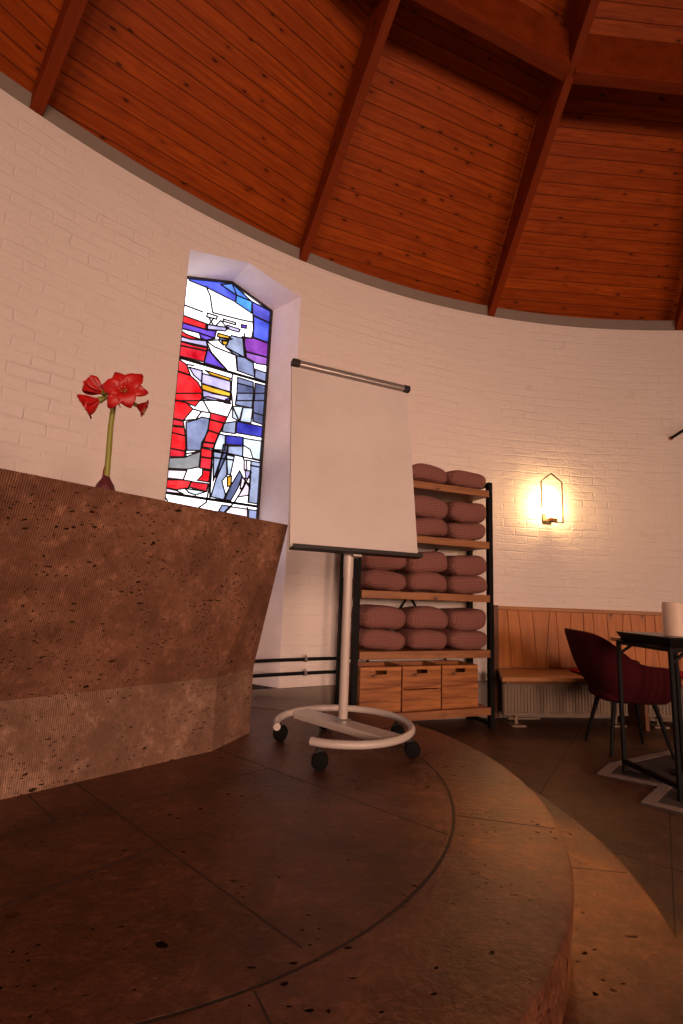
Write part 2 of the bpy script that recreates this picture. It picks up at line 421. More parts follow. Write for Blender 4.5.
# ring of concrete on top of the brick
c = MB(); n = 160
for i in range(n):
    a0, a1 = 360*i/n, 360*(i+1)/n
    vs = [wp(a0, WR+.02, WT), wp(a1, WR+.02, WT), wp(a1, WR+.02, WT+.13), wp(a0, WR+.02, WT+.13), wp(a0, WR+WO, WT), wp(a1, WR+WO, WT), wp(a1, WR+WO, WT+.13), wp(a0, WR+WO, WT+.13)]
    c.add(vs, [(0, 1, 2, 3), (3, 2, 6, 7), (0, 4, 5, 1), (5, 4, 7, 6)])
o = c.build('trim_1', M['concrete']); struct(o, 'grey concrete ring beam on top of the wall')

# ------------------------------------------------------------------ roof: board facets, rafters, tie beams
AP = Vector((2.5, -.9, 9.5)); APR = Vector((2.5, -.9, 11.3))
angs = [84.4+18*i for i in range(20)]
r = MB()
RT = WT+.13
for i in range(20):
    a0, a1 = angs[i], angs[(i+1) % 20]
    p0, p1 = wp(a0, WR+.30, RT-.10), wp(a1, WR+.30, RT-.10)
    ch = (p1-p0).normalized(); m_ = (p0+p1)/2; up = (APR-m_); up = (up-ch*up.dot(ch)).normalized()
    def uvp(p): return ((p-m_).dot(ch)+i*9.3, (p-m_).dot(up)+i*.035)
    r.add([p0, p1, APR], [(0, 1, 2)], 0, [[uvp(p0), uvp(p1), uvp(APR)]])
    off = Vector((0, 0, .12)); r.add([p0+off, p1+off, APR+off], [(0, 1, 2)], 0, [[(0, 0), (1, 0), (0, 1)]])
r.keep = 1
o = r.build('ceiling', M['ceiling_wood']); struct(o, 'conical ceiling of reddish knotty boards')
def rafter(a, w_=.075):
    E0 = wp(a, WR+.02, WT+.0); d = (AP-E0); top0 = wp(a, WR+.25, RT-.10)
    side = Vector((0, 0, 1)).cross(Vector((d.x, d.y, 0)).normalized())*w_/2
    b0 = E0; b1 = E0+d*.93; t1 = top0+(APR-top0)*.93+Vector((0, 0, .02)); t0 = E0+(APR-E0)*.0+Vector((0, 0, .16))
    L = (b1-b0).length
    vs = [b0-side, b1-side, t1-side, t0-side, b0+side, b1+side, t1+side, t0+side]
    uv = [[(0, 0), (L, 0), (L, 1), (0, .15)]]*2+[[(0, 2), (L, 2), (L, 2.1), (0, 2.1)]]*2+[[(0, 3), (.1, 3), (.1, 3.1), (0, 3.1)]]*2
    mb = MB(); mb.add(vs, [(0, 1, 2, 3), (4, 7, 6, 5), (0, 4, 5, 1), (3, 2, 6, 7), (0, 3, 7, 4), (1, 5, 6, 2)], 0, uv)
    return mb
LAB = {0: 'rafter at the right edge of the photo, beside the wall bracket', 1: 'rafter carrying the crossing of the two tie beams', 2: 'rafter that comes down right above the window niche', 3: 'rafter in the upper left corner of the ceiling'}
for i, a in enumerate(angs):
    if i not in (0, 1, 2, 3, 4, 19, 18, 17, 16, 5): continue
    o = rafter(a).build('ceiling_rafter', M['beam_wood'], bevel=.006)
    struct(o)
    if i in LAB: o['label'] = 'reddish wooden '+LAB[i]
def rp(a, t, dz=0):
    E0 = wp(a, WR+.02, WT); return E0+(AP-E0)*t+Vector((0, 0, dz))
for i in range(-3, 4):
    a0, a1 = 84.4+18*i, 84.4+18*(i+1)
    p0, p1 = rp(a0, .245), rp(a1, .245); L = (p1-p0).length; dd = (p1-p0).normalized(); nn = Vector((-dd.y, dd.x, 0))*.05
    p0 = p0+dd*.02; p1 = p1-dd*.02; hz = Vector((0, 0, .40))
    lo = Vector((0, 0, .004))
    vs = [p0-nn+lo, p1-nn+lo, p1-nn+hz, p0-nn+hz, p0+nn+lo, p1+nn+lo, p1+nn+hz, p0+nn+hz]
    k = i*3.7
    uv = [[(k, 0), (k+L, 0), (k+L, .36), (k, .36)]]*2+[[(k, 1), (k+L, 1), (k+L, 1.1), (k, 1.1)]]*2+[[(0, 3), (.1, 3), (.1, 3.1), (0, 3.1)]]*2
    mb = MB(); mb.add(vs, [(0, 1, 2, 3), (4, 7, 6, 5), (0, 4, 5, 1), (3, 2, 6, 7), (0, 3, 7, 4), (1, 5, 6, 2)], 0, uv)
    o = mb.build('ceiling_tie_beam', M['beam_wood'], bevel=.006); struct(o)
    if i == 0: o['label'] = 'wooden tie beam in the upper right corner'
    if i == 1: o['label'] = 'wooden tie beam at the top, left of the crossing'

# ------------------------------------------------------------------ floor, podium, step
PZ, SZ = .37, .192
PC = Vector((-.717, 2.04, 0)); PR, SR, RI = 1.50, 1.77, 1.163
f = MB(); n = 120
f.prism([tuple(wp(360*i/n, WR+.2)[:2]) for i in range(n)], -.12, 0)
o = f.build('floor', M['stone_tile']); struct(o, 'brown stone slab floor of the room')
def disc(rad, z0, z1, name, mat, lab):
    mb = MB(); pts = []
    for i in range(180):
        q = 2*PI*i/180; p = PC+Vector((rad*math.cos(q), rad*math.sin(q), 0))
        d = Vector((p.x-WX, p.y-WY)); 
        if d.length > WR-.035: d = d.normalized()*(WR-.035); p = Vector((WX+d.x, WY+d.y, 0))
        pts.append((p.x, p.y))
    mb.prism(pts, z0, z1); o = mb.build(name, mat, bevel=.012); struct(o, lab); return o
disc(SR, 0, SZ, 'floor_step', M['stone_rim'], 'lower round stone step of the podium')
# podium: drum with slightly projecting rim ring and inner slabs
disc(PR-.012, SZ, PZ-.004, 'floor_podium_riser', M['stone_rim'], 'riser of the round stone podium')
def clampwall(p):
    d = Vector((p.x-WX, p.y-WY))
    if d.length > WR-.035: d = d.normalized()*(WR-.035)
    return Vector((WX+d.x, WY+d.y, p.z))
rm = MB(); n = 240; prof = [(RI+.004, PZ-.012), (RI+.006, PZ), (PR-.012, PZ), (PR-.003, PZ-.003), (PR, PZ-.012), (PR-.002, PZ-.05), (PR-.012, PZ-.06)]
vs = []; fs = []
for i in range(n):
    q = 2*PI*i/n
    for (rr, z) in prof: vs.append(clampwall(PC+Vector((rr*math.cos(q), rr*math.sin(q), z))))
k = len(prof)
for i in range(n):
    for j in range(k-1): fs.append((i*k+j, ((i+1) % n)*k+j, ((i+1) % n)*k+j+1, i*k+j+1))
rm.add(vs, fs); o = rm.build('floor_podium_rim', M['stone_rim'], smooth=True, sharp=30); struct(o, 'ring of paler pitted stone around the podium edge')
sl = MB(); sl.prism([(PC.x+(RI-.004)*math.cos(2*PI*i/180), PC.y+(RI-.004)*math.sin(2*PI*i/180)) for i in range(180)], PZ-.02, PZ)
o = sl.build('floor_podium', M['stone_floor'], bevel=.002); struct(o, 'dark brown stone slabs on top of the podium')
# joints between slabs, narrow mortar strips
jn = MB()
def strip(a, b, z, w_=.0035):
    a = Vector((a[0], a[1], z)); b = Vector((b[0], b[1], z)); jn.bar(a, b, w_, .0016)
def toring(p, d):        # extend to inner ring
    p = Vector(p); d = Vector(d).normalized(); q = p.copy()
    for _ in range(900):
        if (q-PC.xy).length > RI-.01: break
        q += d*.004
    return q
for a_, b_ in [((-1.25, 2.21), (-.046, 1.141)), ((-1.3, .54+.05), (-.485, 1.506)), ((-1.027, 1.807), (-.835, 1.633)), ((-1.6, .93), (-.267, 2.147)), ((-.62, 2.45), (.369, 1.649))]:
    A_ = Vector(a_); B_ = Vector(b_)
    if (A_-PC.xy).length > RI-.01: A_ = toring(B_, A_-B_)
    strip(A_, B_, PZ+.0002)
for ja, jb in ((-12.5, -6.8), (-59.7, -48), (-135, -120), (38, 20), (95, 60), (150, 100), (200, 150), (245, 200), (285, 245)):
    qq = R_(ja)
    d = Vector((math.cos(qq), math.sin(qq)))
    A_ = PC.xy+d*(RI+.01); B_ = PC.xy+d*(PR-.02)
    if (Vector((B_.x-WX, B_.y-WY))).length < WR-.05: strip(A_, B_, PZ+.0002, .0035)
    qq = R_(jb); d = Vector((math.cos(qq), math.sin(qq))); A_ = PC.xy+d*(PR+.01); B_ = PC.xy+d*(SR-.02)
    if (Vector((B_.x-WX, B_.y-WY))).length < WR-.05: strip(A_, B_, SZ+.0002, .0035)
nn = 180
vs = []; fs = []
for i in range(nn):
    q = 2*PI*i/nn
    for rr in (RI-.001, RI+.004): vs.append((PC.x+rr*math.cos(q), PC.y+rr*math.sin(q), PZ+.0006))
for i in range(nn): j = (i+1) % nn; fs.append((2*i, 2*i+1, 2*j+1, 2*j))
jn.add(vs, fs)
o = jn.build('floor_joints', M['joint']); struct(o, 'dark joints between the podium slabs')
jn = MB()
# main floor joints: large slabs laid at an angle
d1 = Vector((math.cos(R_(57)), math.sin(R_(57)))); d2 = Vector((-d1.y, d1.x)); O_ = Vector((1.45, 3.40))
def infloor(p): return (Vector((p.x-WX, p.y-WY))).length < WR-.08 and (p-PC.xy).length > SR
def clipline(p, d):
    run = None
    for i in range(-260, 261):
        q = p+d*(i*.05)
        if infloor(q):
            if run is None: run = q
            last = q
        elif run is not None:
            if (last-run).length > .1: strip(run, last, .0006, .004)
            run = None
    if run is not None: strip(run, last, .0006, .004)
for i in range(-12, 13): clipline(O_+d2*(i*.62), d1)
for i in range(-10, 11): clipline(O_+d1*(i*.95), d2)
o = jn.build('floor_joints', M['joint_soft']); struct(o, 'joints between the room floor slabs')

# baseboard
b = MB()
for i in range(150):
    a0, a1 = NR-360*i/150, NR-360*(i+1)/150
    z1 = .325
    vs = [wp(a0, WR-.03, 0), wp(a1, WR-.03, 0), wp(a1, WR-.03, z1), wp(a0, WR-.03, z1), wp(a1, WR, z1), wp(a0, WR, z1)]
    b.add(vs, [(0, 1, 2, 3), (3, 2, 4, 5)])
b.keep = 1
o = b.build('baseboard_round', M['concrete']); struct(o, 'grey plinth along the foot of the wall')

# ------------------------------------------------------------------ stained glass window
PANES = [
 ('blue', [(-0.412,3.669),(-0.035,3.772),(0.012,3.680),(0.012,3.603),(-0.248,3.632),(-0.409,3.634)]),
 ('skyblue', [(-0.136,3.712),(-0.034,3.767),(0.160,3.671),(0.013,3.672)]),
 ('cyan', [(0.013,3.672),(0.165,3.669),(0.168,3.556),(0.012,3.598)]),
 ('indigo', [(0.165,3.669),(0.375,3.646),(0.376,3.529),(0.181,3.543)]),
 ('blue', [(0.182,3.537),(0.376,3.525),(0.375,3.332),(0.202,3.332)]),
 ('purple', [(0.103,3.289),(0.203,3.327),(0.358,3.326),(0.364,3.189),(0.141,3.176)]),
 ('mauve', [(0.141,3.171),(0.364,3.186),(0.366,3.112),(0.254,3.095),(0.150,3.120)]),
 ('grey', [(-0.004,3.277),(0.103,3.289),(0.133,3.115),(-0.050,3.154)]),
 ('slate', [(0.059,3.108),(0.133,3.115),(0.220,3.092),(0.242,2.965),(0.078,2.973)]),
 ('grey', [(-0.050,3.154),(0.133,3.115),(0.059,3.108),(0.000,3.129)]),
 ('slate', [(0.241,3.040),(0.364,3.035),(0.363,2.950),(0.242,2.956)]),
 ('red', [(-0.434,3.309),(-0.233,3.305),(-0.234,3.252),(-0.437,3.242)]),
 ('lavender', [(-0.220,3.303),(-0.033,3.341),(-0.062,3.298),(-0.220,3.258)]),
 ('lavender', [(-0.051,3.360),(0.072,3.363),(0.063,3.332),(-0.056,3.325)]),
 ('violet', [(0.077,3.412),(0.130,3.421),(0.129,3.393),(0.082,3.383)]),
 ('violet', [(-0.437,3.242),(-0.234,3.252),(-0.140,3.270),(-0.149,3.201),(-0.288,3.201),(-0.437,3.187)]),
 ('red', [(-0.439,3.171),(-0.388,3.153),(-0.253,3.149),(-0.355,3.122),(-0.437,3.124)]),
 ('violet', [(-0.285,3.199),(-0.146,3.202),(-0.220,3.157),(-0.269,3.163)]),
 ('lavender', [(-0.440,3.119),(-0.355,3.122),(-0.220,3.153),(-0.203,3.102),(-0.439,3.077)]),
 ('crimson', [(-0.442,3.076),(-0.322,3.078),(-0.203,3.095),(-0.222,2.961),(-0.438,2.946)]),
 ('yellow', [(-0.123,3.257),(-0.019,3.263),(-0.024,3.228),(-0.128,3.225)]),
 ('yellow', [(-0.086,3.199),(-0.026,3.215),(-0.039,3.174),(-0.068,3.168)]),
 ('slate', [(-0.107,3.224),(0.007,3.248),(-0.052,3.211),(-0.110,3.202)]),
 ('violet', [(-0.202,3.087),(-0.118,3.018),(-0.018,2.952),(-0.221,2.953)]),
 ('red', [(-0.439,2.923),(-0.364,2.893),(-0.325,2.812),(-0.436,2.817)]),
 ('red', [(-0.436,2.812),(-0.325,2.809),(-0.258,2.770),(-0.214,2.705),(-0.207,2.622),(-0.447,2.558)]),
 ('lavender', [(-0.341,2.877),(-0.230,2.880),(-0.228,2.778),(-0.299,2.820)]),
 ('yellow', [(-0.208,2.891),(0.020,2.886),(0.013,2.861),(-0.152,2.864)]),
 ('lavender', [(-0.228,2.857),(0.022,2.859),(0.029,2.764),(-0.128,2.760),(-0.228,2.771)]),
 ('yellow', [(-0.227,2.763),(-0.129,2.768),(0.030,2.757),(0.029,2.721),(-0.123,2.706),(-0.219,2.719)]),
 ('lavender', [(-0.215,2.712),(0.025,2.715),(0.028,2.684),(-0.200,2.624)]),
 ('slate', [(0.082,2.914),(0.233,2.912),(0.237,2.863),(0.087,2.861)]),
 ('darkslate', [(0.083,2.861),(0.237,2.863),(0.254,2.744),(0.091,2.701)]),
 ('darkslate', [(0.251,2.909),(0.365,2.913),(0.365,2.773),(0.254,2.744)]),
 ('red', [(-0.442,2.570),(-0.333,2.569),(-0.278,2.530),(-0.347,2.415),(-0.448,2.413)]),
 ('red', [(-0.447,2.621),(-0.222,2.682),(-0.210,2.647),(-0.262,2.557),(-0.333,2.569),(-0.442,2.570)]),
 ('crimson', [(-0.448,2.410),(-0.347,2.408),(-0.336,2.366),(-0.448,2.354)]),
 ('red', [(-0.450,2.346),(-0.335,2.358),(-0.319,2.292),(-0.454,2.295)]),
 ('red', [(-0.454,2.295),(-0.319,2.292),(-0.303,2.166),(-0.450,2.165)]),
 ('crimson', [(-0.450,2.165),(-0.308,2.165),(-0.309,2.118),(-0.451,2.093)]),
 ('lavender', [(-0.200,2.654),(-0.164,2.667),(0.031,2.672),(0.037,2.661),(-0.192,2.644)]),
 ('violet', [(-0.007,2.686),(0.033,2.712),(0.032,2.656),(-0.015,2.652)]),
 ('slate', [(-0.325,2.405),(-0.242,2.448),(-0.200,2.481),(-0.133,2.482),(-0.138,2.366),(-0.181,2.265),(-0.183,2.197),(-0.297,2.174)]),
 ('crimson', [(-0.130,2.536),(0.021,2.535),(-0.001,2.474),(-0.132,2.477)]),
 ('red', [(-0.132,2.474),(-0.003,2.471),(-0.044,2.371),(-0.139,2.384)]),
 ('red', [(-0.142,2.380),(-0.046,2.368),(-0.067,2.282),(-0.163,2.277)]),
 ('crimson', [(-0.166,2.271),(-0.070,2.277),(-0.081,2.233),(-0.178,2.228)]),
 ('red', [(-0.182,2.220),(-0.087,2.217),(-0.086,2.149),(-0.181,2.145)]),
 ('crimson', [(-0.181,2.142),(-0.086,2.146),(-0.087,2.051),(-0.180,2.049)]),
 ('red', [(-0.154,2.039),(-0.088,2.040),(-0.094,1.945),(-0.190,1.944),(-0.154,1.995)]),
 ('crimson', [(-0.239,1.926),(-0.096,1.930),(-0.107,1.862),(-0.256,1.880)]),
 ('smoke', [(-0.453,2.086),(-0.313,2.113),(-0.182,2.190),(-0.185,2.056),(-0.283,2.020),(-0.453,2.000)]),
 ('pink', [(-0.457,1.989),(-0.282,2.009),(-0.303,1.930),(-0.454,1.922)]),
 ('red', [(-0.452,1.908),(-0.317,1.928),(-0.239,1.929),(-0.255,1.869),(-0.351,1.842),(-0.446,1.846)]),
 ('pink', [(-0.449,1.844),(-0.350,1.837),(-0.293,1.817),(-0.451,1.810)]),
 ('paleblue', [(-0.283,1.864),(-0.110,1.862),(-0.194,1.823),(-0.252,1.833)]),
 ('slate', [(0.088,2.768),(0.244,2.810),(0.237,2.669),(0.080,2.661)]),
 ('darkslate', [(0.244,2.810),(0.356,2.841),(0.356,2.542),(0.256,2.551)]),
 ('paleblue', [(0.058,2.639),(0.154,2.664),(0.129,2.521),(0.066,2.538)]),
 ('paleblue', [(0.154,2.656),(0.245,2.671),(0.239,2.531),(0.135,2.522)]),
 ('navy', [(0.108,2.516),(0.354,2.525),(0.350,2.426),(0.108,2.413)]),
 ('navy', [(0.016,2.372),(0.175,2.388),(0.178,2.313),(0.022,2.293)]),
 ('grey', [(-0.008,2.473),(0.100,2.514),(0.101,2.403),(-0.017,2.393)]),
 ('paleblue', [(0.176,2.380),(0.351,2.391),(0.349,2.216),(0.279,2.219),(0.248,2.292),(0.180,2.318)]),
 ('paleblue', [(-0.044,2.371),(0.016,2.369),(0.019,2.238),(-0.081,2.226)]),
 ('grey', [(0.047,2.282),(0.178,2.309),(0.185,2.216),(0.047,2.217)]),
 ('grey', [(-0.076,2.208),(0.010,2.213),(-0.013,2.148),(-0.058,1.959)]),
 ('darkslate', [(0.004,2.286),(0.042,2.284),(0.037,2.203),(0.013,2.122),(-0.038,1.992),(-0.010,2.148)]),
 ('grey', [(-0.037,1.977),(0.038,2.195),(0.061,2.039),(0.017,1.971),(0.058,1.857),(0.045,1.817),(-0.068,1.826)]),
 ('paleblue', [(0.039,2.203),(0.109,2.202),(0.087,2.036),(0.055,2.038)]),
 ('darkslate', [(0.166,2.088),(0.193,2.046),(0.162,1.933),(0.107,1.818),(0.053,1.818),(0.097,1.946)]),
 ('yellow', [(0.060,2.016),(0.098,2.030),(0.097,1.946),(0.067,1.933)]),
 ('grey', [(0.264,2.192),(0.354,2.193),(0.360,1.823),(0.267,1.825),(0.270,2.012)]),
 ('pink', [(0.199,2.188),(0.223,2.192),(0.233,2.107),(0.205,2.103)]),
 ('lavender', [(0.214,2.096),(0.263,2.105),(0.267,2.043),(0.227,2.028)]),
 ('pink', [(0.190,2.030),(0.227,2.028),(0.209,1.948),(0.181,1.928)]),
 ('pink', [(0.229,2.005),(0.272,1.981),(0.262,1.886),(0.168,1.857)]),
 ('pink', [(0.112,1.766),(0.263,1.766),(0.269,1.695),(0.062,1.708)]),
 ('slate', [(0.034,1.771),(0.103,1.770),(0.054,1.707),(0.008,1.716)]),
 ('slate', [(0.272,1.764),(0.371,1.765),(0.374,1.677),(0.278,1.681)]),
]
LEADS = [
 [(-0.261,3.638),(-0.220,3.569),(-0.188,3.433)],
 [(-0.432,3.402),(-0.275,3.399)],
 [(-0.184,3.426),(0.073,3.456),(0.192,3.475)],
 [(-0.229,3.404),(-0.143,3.408),(-0.149,3.378),(-0.234,3.369),(-0.229,3.404)],
 [(-0.218,3.372),(-0.175,3.319)],
 [(-0.172,3.381),(-0.208,3.307)],
 [(-0.147,3.320),(-0.109,3.380),(-0.063,3.344)],
 [(-0.087,3.402),(0.027,3.410),(0.025,3.390),(-0.088,3.381),(-0.087,3.402)],
 [(-0.224,3.305),(-0.219,3.250)],
 [(0.186,3.545),(0.199,3.426),(0.186,3.318),(0.094,3.300)],
 [(-0.435,3.188),(-0.377,3.193),(-0.288,3.201)],
 [(-0.220,3.153),(-0.169,3.066),(-0.018,2.952)],
 [(-0.220,3.153),(-0.118,3.196),(-0.067,3.164)],
 [(-0.424,3.040),(-0.212,3.064)],
 [(-0.364,2.893),(-0.306,2.903)],
 [(0.051,3.105),(0.075,2.972)],
 [(0.033,2.919),(0.035,2.790),(0.035,2.694)],
 [(-0.220,3.153),(-0.143,3.123),(0.051,3.108)],
 [(0.116,3.336),(0.120,3.245),(0.147,3.119)],
 [(-0.278,2.530),(-0.204,2.526),(-0.134,2.535)],
 [(-0.202,2.626),(-0.134,2.535)],
 [(-0.347,2.415),(-0.246,2.450),(-0.208,2.524)],
 [(0.041,2.755),(0.057,2.647),(0.021,2.535)],
 [(-0.308,2.143),(-0.185,2.189)],
 [(-0.299,2.120),(-0.309,2.179)],
 [(-0.088,2.224),(-0.080,1.955),(-0.102,1.775),(-0.156,1.727)],
 [(0.181,2.310),(0.185,2.216),(0.199,2.188)],
 [(-0.075,2.158),(0.108,2.170)],
 [(0.223,2.192),(0.264,2.192)],
 [(0.259,2.152),(0.346,2.152)],
 [(0.058,2.639),(0.129,2.521)],
 [(0.250,2.631),(0.346,2.630)],
 [(-0.080,2.218),(-0.068,2.289),(-0.005,2.473)],
 [(0.097,1.946),(0.058,1.857)],
 [(0.193,2.046),(0.274,1.950)],
 [(0.140,1.808),(0.209,1.940),(0.272,2.091)],
 [(-0.441,1.784),(-0.410,1.746)],
 [(0.062,1.708),(0.140,1.808)],
 [(0.262,1.779),(0.269,1.695)],
 [(0.267,2.043),(0.264,1.825)],
 [(-0.082,2.104),(-0.075,1.808)],
]
BARS = [
 ([(-0.445,2.932),(0.374,2.939)], 0.016),
 ([(-0.086,2.218),(0.356,2.208)], 0.009),
 ([(-0.451,1.805),(0.369,1.799)], 0.016),
]

GC = {'white': ((1, .96, 1), 1.55), 'blue': ((.06, .09, .68), .85), 'skyblue': ((.08, .22, .85), 1), 'cyan': ((.05, .28, .88), 1), 'indigo': ((.08, .08, .60), .8),
      'purple': ((.22, .03, .38), .8), 'mauve': ((.34, .12, .55), .8), 'grey': ((.32, .38, .58), .8), 'slate': ((.22, .26, .46), .8), 'darkslate': ((.10, .12, .26), .8),
      'red': ((.95, .006, .012), .9), 'crimson': ((.62, .004, .02), .9), 'violet': ((.13, .05, .58), .8), 'lavender': ((.50, .45, .85), .9), 'yellow': ((.95, .42, .02), .9),
      'pink': ((.88, .62, .85), 1), 'paleblue': ((.58, .68, .88), .95), 'navy': ((.03, .03, .42), .8), 'smoke': ((.28, .28, .30), .7)}
gk = list(GC); gm = [mat_emit('glass_'+k, GC[k][0], GC[k][1]*GLOW, 0 if k == 'white' else .35) for k in gk]
def in_shape(u, z): return u
win = empty('window_1', gpt(GA, GB)); struct(win, 'tall narrow stained glass window with a gabled top'); win.rotation_euler = (0, 0, math.atan2(CU.y, CU.x))
def loc(u, z, d): return (u-GA, d, z-GB)            # local to the window empty: x along the glass, y outwards
g = MB()
def pane(c, poly, d):
    poly = [(min(max(u, GL), GR), min(z, 3.65+(3.775-3.65)*(1-abs((u-GA)/.4)) if abs(u-GA) < .4 else 3.65)) for u, z in poly]
    g.add([loc(u, z, -d) for u, z in poly], [tuple(range(len(poly)))], gk.index(c))
# backing sheet of clear white glass with its lead-lined outline
pane('white', [(GL, GB), (GR, GB), (GR, 3.65), (GA, 3.775), (GL, 3.65)], 0)
d_ = 0
for c_, p_ in PANES:
    d_ += 1
    pane(c_, p_, .0004+.00006*d_)
for c_, p_ in (('slate', [(-.02, 1.30), (.12, 1.30), (.10, 1.66), (.0, 1.66)]), ('red', [(-.42, 1.32), (-.2, 1.32), (-.2, 1.5), (-.42, 1.52)]), ('blue', [(.14, 1.32), (.34, 1.32), (.34, 1.55), (.16, 1.5)])):
    d_ += 1; pane(c_, p_, .0004+.00006*d_)
g.keep = 1
for i_, f_ in enumerate(g.f): g.f[i_] = f_
o = g.build('glass_panes', gm, win)
ld = MB()
def lead(pts, w_, d=-.007, h=.006):
    for (a_, b_) in zip(pts, pts[1:]):
        if (Vector(a_)-Vector(b_)).length < .002: continue
        cl = lambda q: (min(max(q[0], GL), GR), min(q[1], 3.765))
        A_ = Vector(loc(*cl(a_), d)); B_ = Vector(loc(*cl(b_), d))
        if (A_-B_).length < .002: continue
        e = (B_-A_).normalized()*w_*.4
        ld.bar(A_-e, B_+e, h, w_, up=(0, 0, 1) if abs((B_-A_).normalized().z) < .95 else (1, 0, 0))
random.seed(3)
for c_, p_ in PANES: lead(p_+[p_[0]], .0118)
for p_ in LEADS: lead(p_, .0135)
o = ld.build('lead_lines', M['lead'], win)
sb = MB()
for p_, w_ in BARS: 
    A_ = Vector(loc(*p_[0], -.014)); B_ = Vector(loc(*p_[1], -.014)); sb.bar(A_, B_, .014, w_*1.35)
sb.build('saddle_bars', M['black_steel'], win)
fr = MB()
for a_, b_ in zip([(GL, GB), (GR, GB), (GR, 3.65), (GA, 3.775), (GL, 3.65), (GL, GB)], [(GR, GB), (GR, 3.65), (GA, 3.775), (GL, 3.65), (GL, GB)]):
    A_ = Vector(loc(*a_, -.012)); B_ = Vector(loc(*b_, -.012)); fr.bar(A_, B_, .02, .026, up=(0, 0, 1) if abs((B_-A_).normalized().z) < .95 else (1, 0, 0))
fr.build('window_frame', M['lead'], win)

# added windows, unseen behind the camera: glowing leaded panes around the key lights
for i_, (a_, k_) in enumerate(ADDED_WINDOWS):
    we = empty('window_%d' % (i_+2), wp(a_, WR-.02, 1.25), R_(a_+90)); struct(we)
    p = MB(); p.box((0, 0, 1.1), (1.0, .012, 2.2)); p.build('pane', mat_emit('daylit_pane_%d' % i_, (1, .8, .7), 1.2), we)
    q = MB()
    for x in (-.5, -.17, .17, .5): q.box((x, .02, 1.1), (.03, .04, 2.2))
    for z in (0, .55, 1.1, 1.65, 2.2): q.box((0, .02, z), (1.03, .04, .03))
    q.build('window_frame', M['lead'], we)

# ------------------------------------------------------------------ altar
A = [(-1.78, 1.07), (-.539, 2.342), (-.426, 2.64), (-1.03, 3.17), (-2.25, 1.95)]
T = [(-1.60, .60), (-.267, 2.445), (-.93, 2.92), (-2.2, 1.3)]
ZB, ZT_ = PZ+.32, PZ+1.05
alt = empty('altar', (-1.1, 1.9, PZ))
tag(alt, 'massive brown hewn stone altar block flaring outwards above its plinth', 'altar')
O = Vector((-1.1, 1.9, PZ))
def L3(p, z): return (p[0]-O.x, p[1]-O.y, z-O.z)
mb = MB(); s_ = 0; n = len(A)
for i in range(n):
    p, q = A[i], A[(i+1) % n]; l = (Vector(q)-Vector(p)).length
    mb.add([L3(p, PZ), L3(q, PZ), L3(q, ZB), L3(p, ZB)], [(0, 1, 2, 3)], 0, [[(s_, 0), (s_+l, 0), (s_+l, .32), (s_, .32)]]); s_ += l
mb.add([L3(p, PZ) for p in A], [tuple(range(n))[::-1]], 0); mb.add([L3(p, ZB) for p in A], [tuple(range(n))], 0)
mb.keep = 1
mb.build('base_block', M['stone_altar_base'], alt)
mb = MB()
def fc(pts, us): mb.add(pts, [tuple(range(len(pts)))], 0, [us])
a3 = [L3(p, ZB+.001) for p in A]; t3 = [L3(p, ZT_) for p in T]
K_ = 24                                       # the long front face is a gently twisted ruled surface
def lerp(p, q, t): return tuple(x+(y-x)*t for x, y in zip(p, q))
for i in range(K_):
    for j in range(8):
        g_ = lambda u, v: lerp(lerp(a3[0], a3[1], u), lerp(t3[0], t3[1], u), v)
        u0, u1, v0, v1 = i/K_, (i+1)/K_, j/8, (j+1)/8
        fc([g_(u0, v0), g_(u1, v0), g_(u1, v1), g_(u0, v1)], [(q_[0]*.66+q_[1]*.75, q_[2]) for q_ in (g_(u0, v0), g_(u1, v0), g_(u1, v1), g_(u0, v1))])
fc([a3[1], a3[2], t3[1]], [(1.75, 0), (2.07, 0), (1.9, .8)])
fc([a3[2], a3[3], t3[2], t3[1]], [(2.07, 0), (2.87, 0), (2.9, .8), (2.0, .8)])
fc([a3[3], a3[4], t3[3], t3[2]], [(0, 0), (1.7, 0), (1.8, .8), (0, .8)])
fc([a3[4], a3[0], t3[0], t3[3]], [(0, 0), (1, 0), (1, .8), (0, .8)])
fc(t3, [(0, 0), (1.8, 0), (1.8, .9), (0, .9)])
fc(a3[::-1], [(0, 0), (.1, 0), (.1, .1), (0, .1), (0, .2)])
mb.keep = 1
mb.build('upper_block', M['stone_altar'], alt, smooth=True, sharp=12)

# ------------------------------------------------------------------ amaryllis on the altar
am = empty('amaryllis', (-.880, 1.78, ZT_)); tag(am, 'red amaryllis with open blooms on one tall stem, standing on the stone altar', 'flower')
mb = MB(); mb.lathe([(.012, 0), (.031, .004), (.034, .014), (.027, .034), (.018, .048), (.012, .06), (.009, .066)], 20)
for k in range(9):
    q = 2*PI*k/9; mb.bar((.03*math.cos(q), .03*math.sin(q), .004), (.052*math.cos(q+.2), .052*math.sin(q+.2), .0035), .008, .005)
mb.build('bulb', M['bulb_skin'], am, smooth=True)
mb = MB(); mb.tube([(-.006, 0, .05), (-.009, .002, .085), (-.011, .004, .11)], [.009, .006, .001], 8); mb.build('leaf_tip', M['bud'], am, smooth=True)
mb = MB(); mb.tube([(.002, 0, .055), (-.002, 0, .15), (-.006, 0, .24), (-.004, 0, .335), (.0, 0, .352)], [.0095, .0098, .0092, .0088, .0105], 14); mb.build('stem', M['stem'], am, smooth=True)
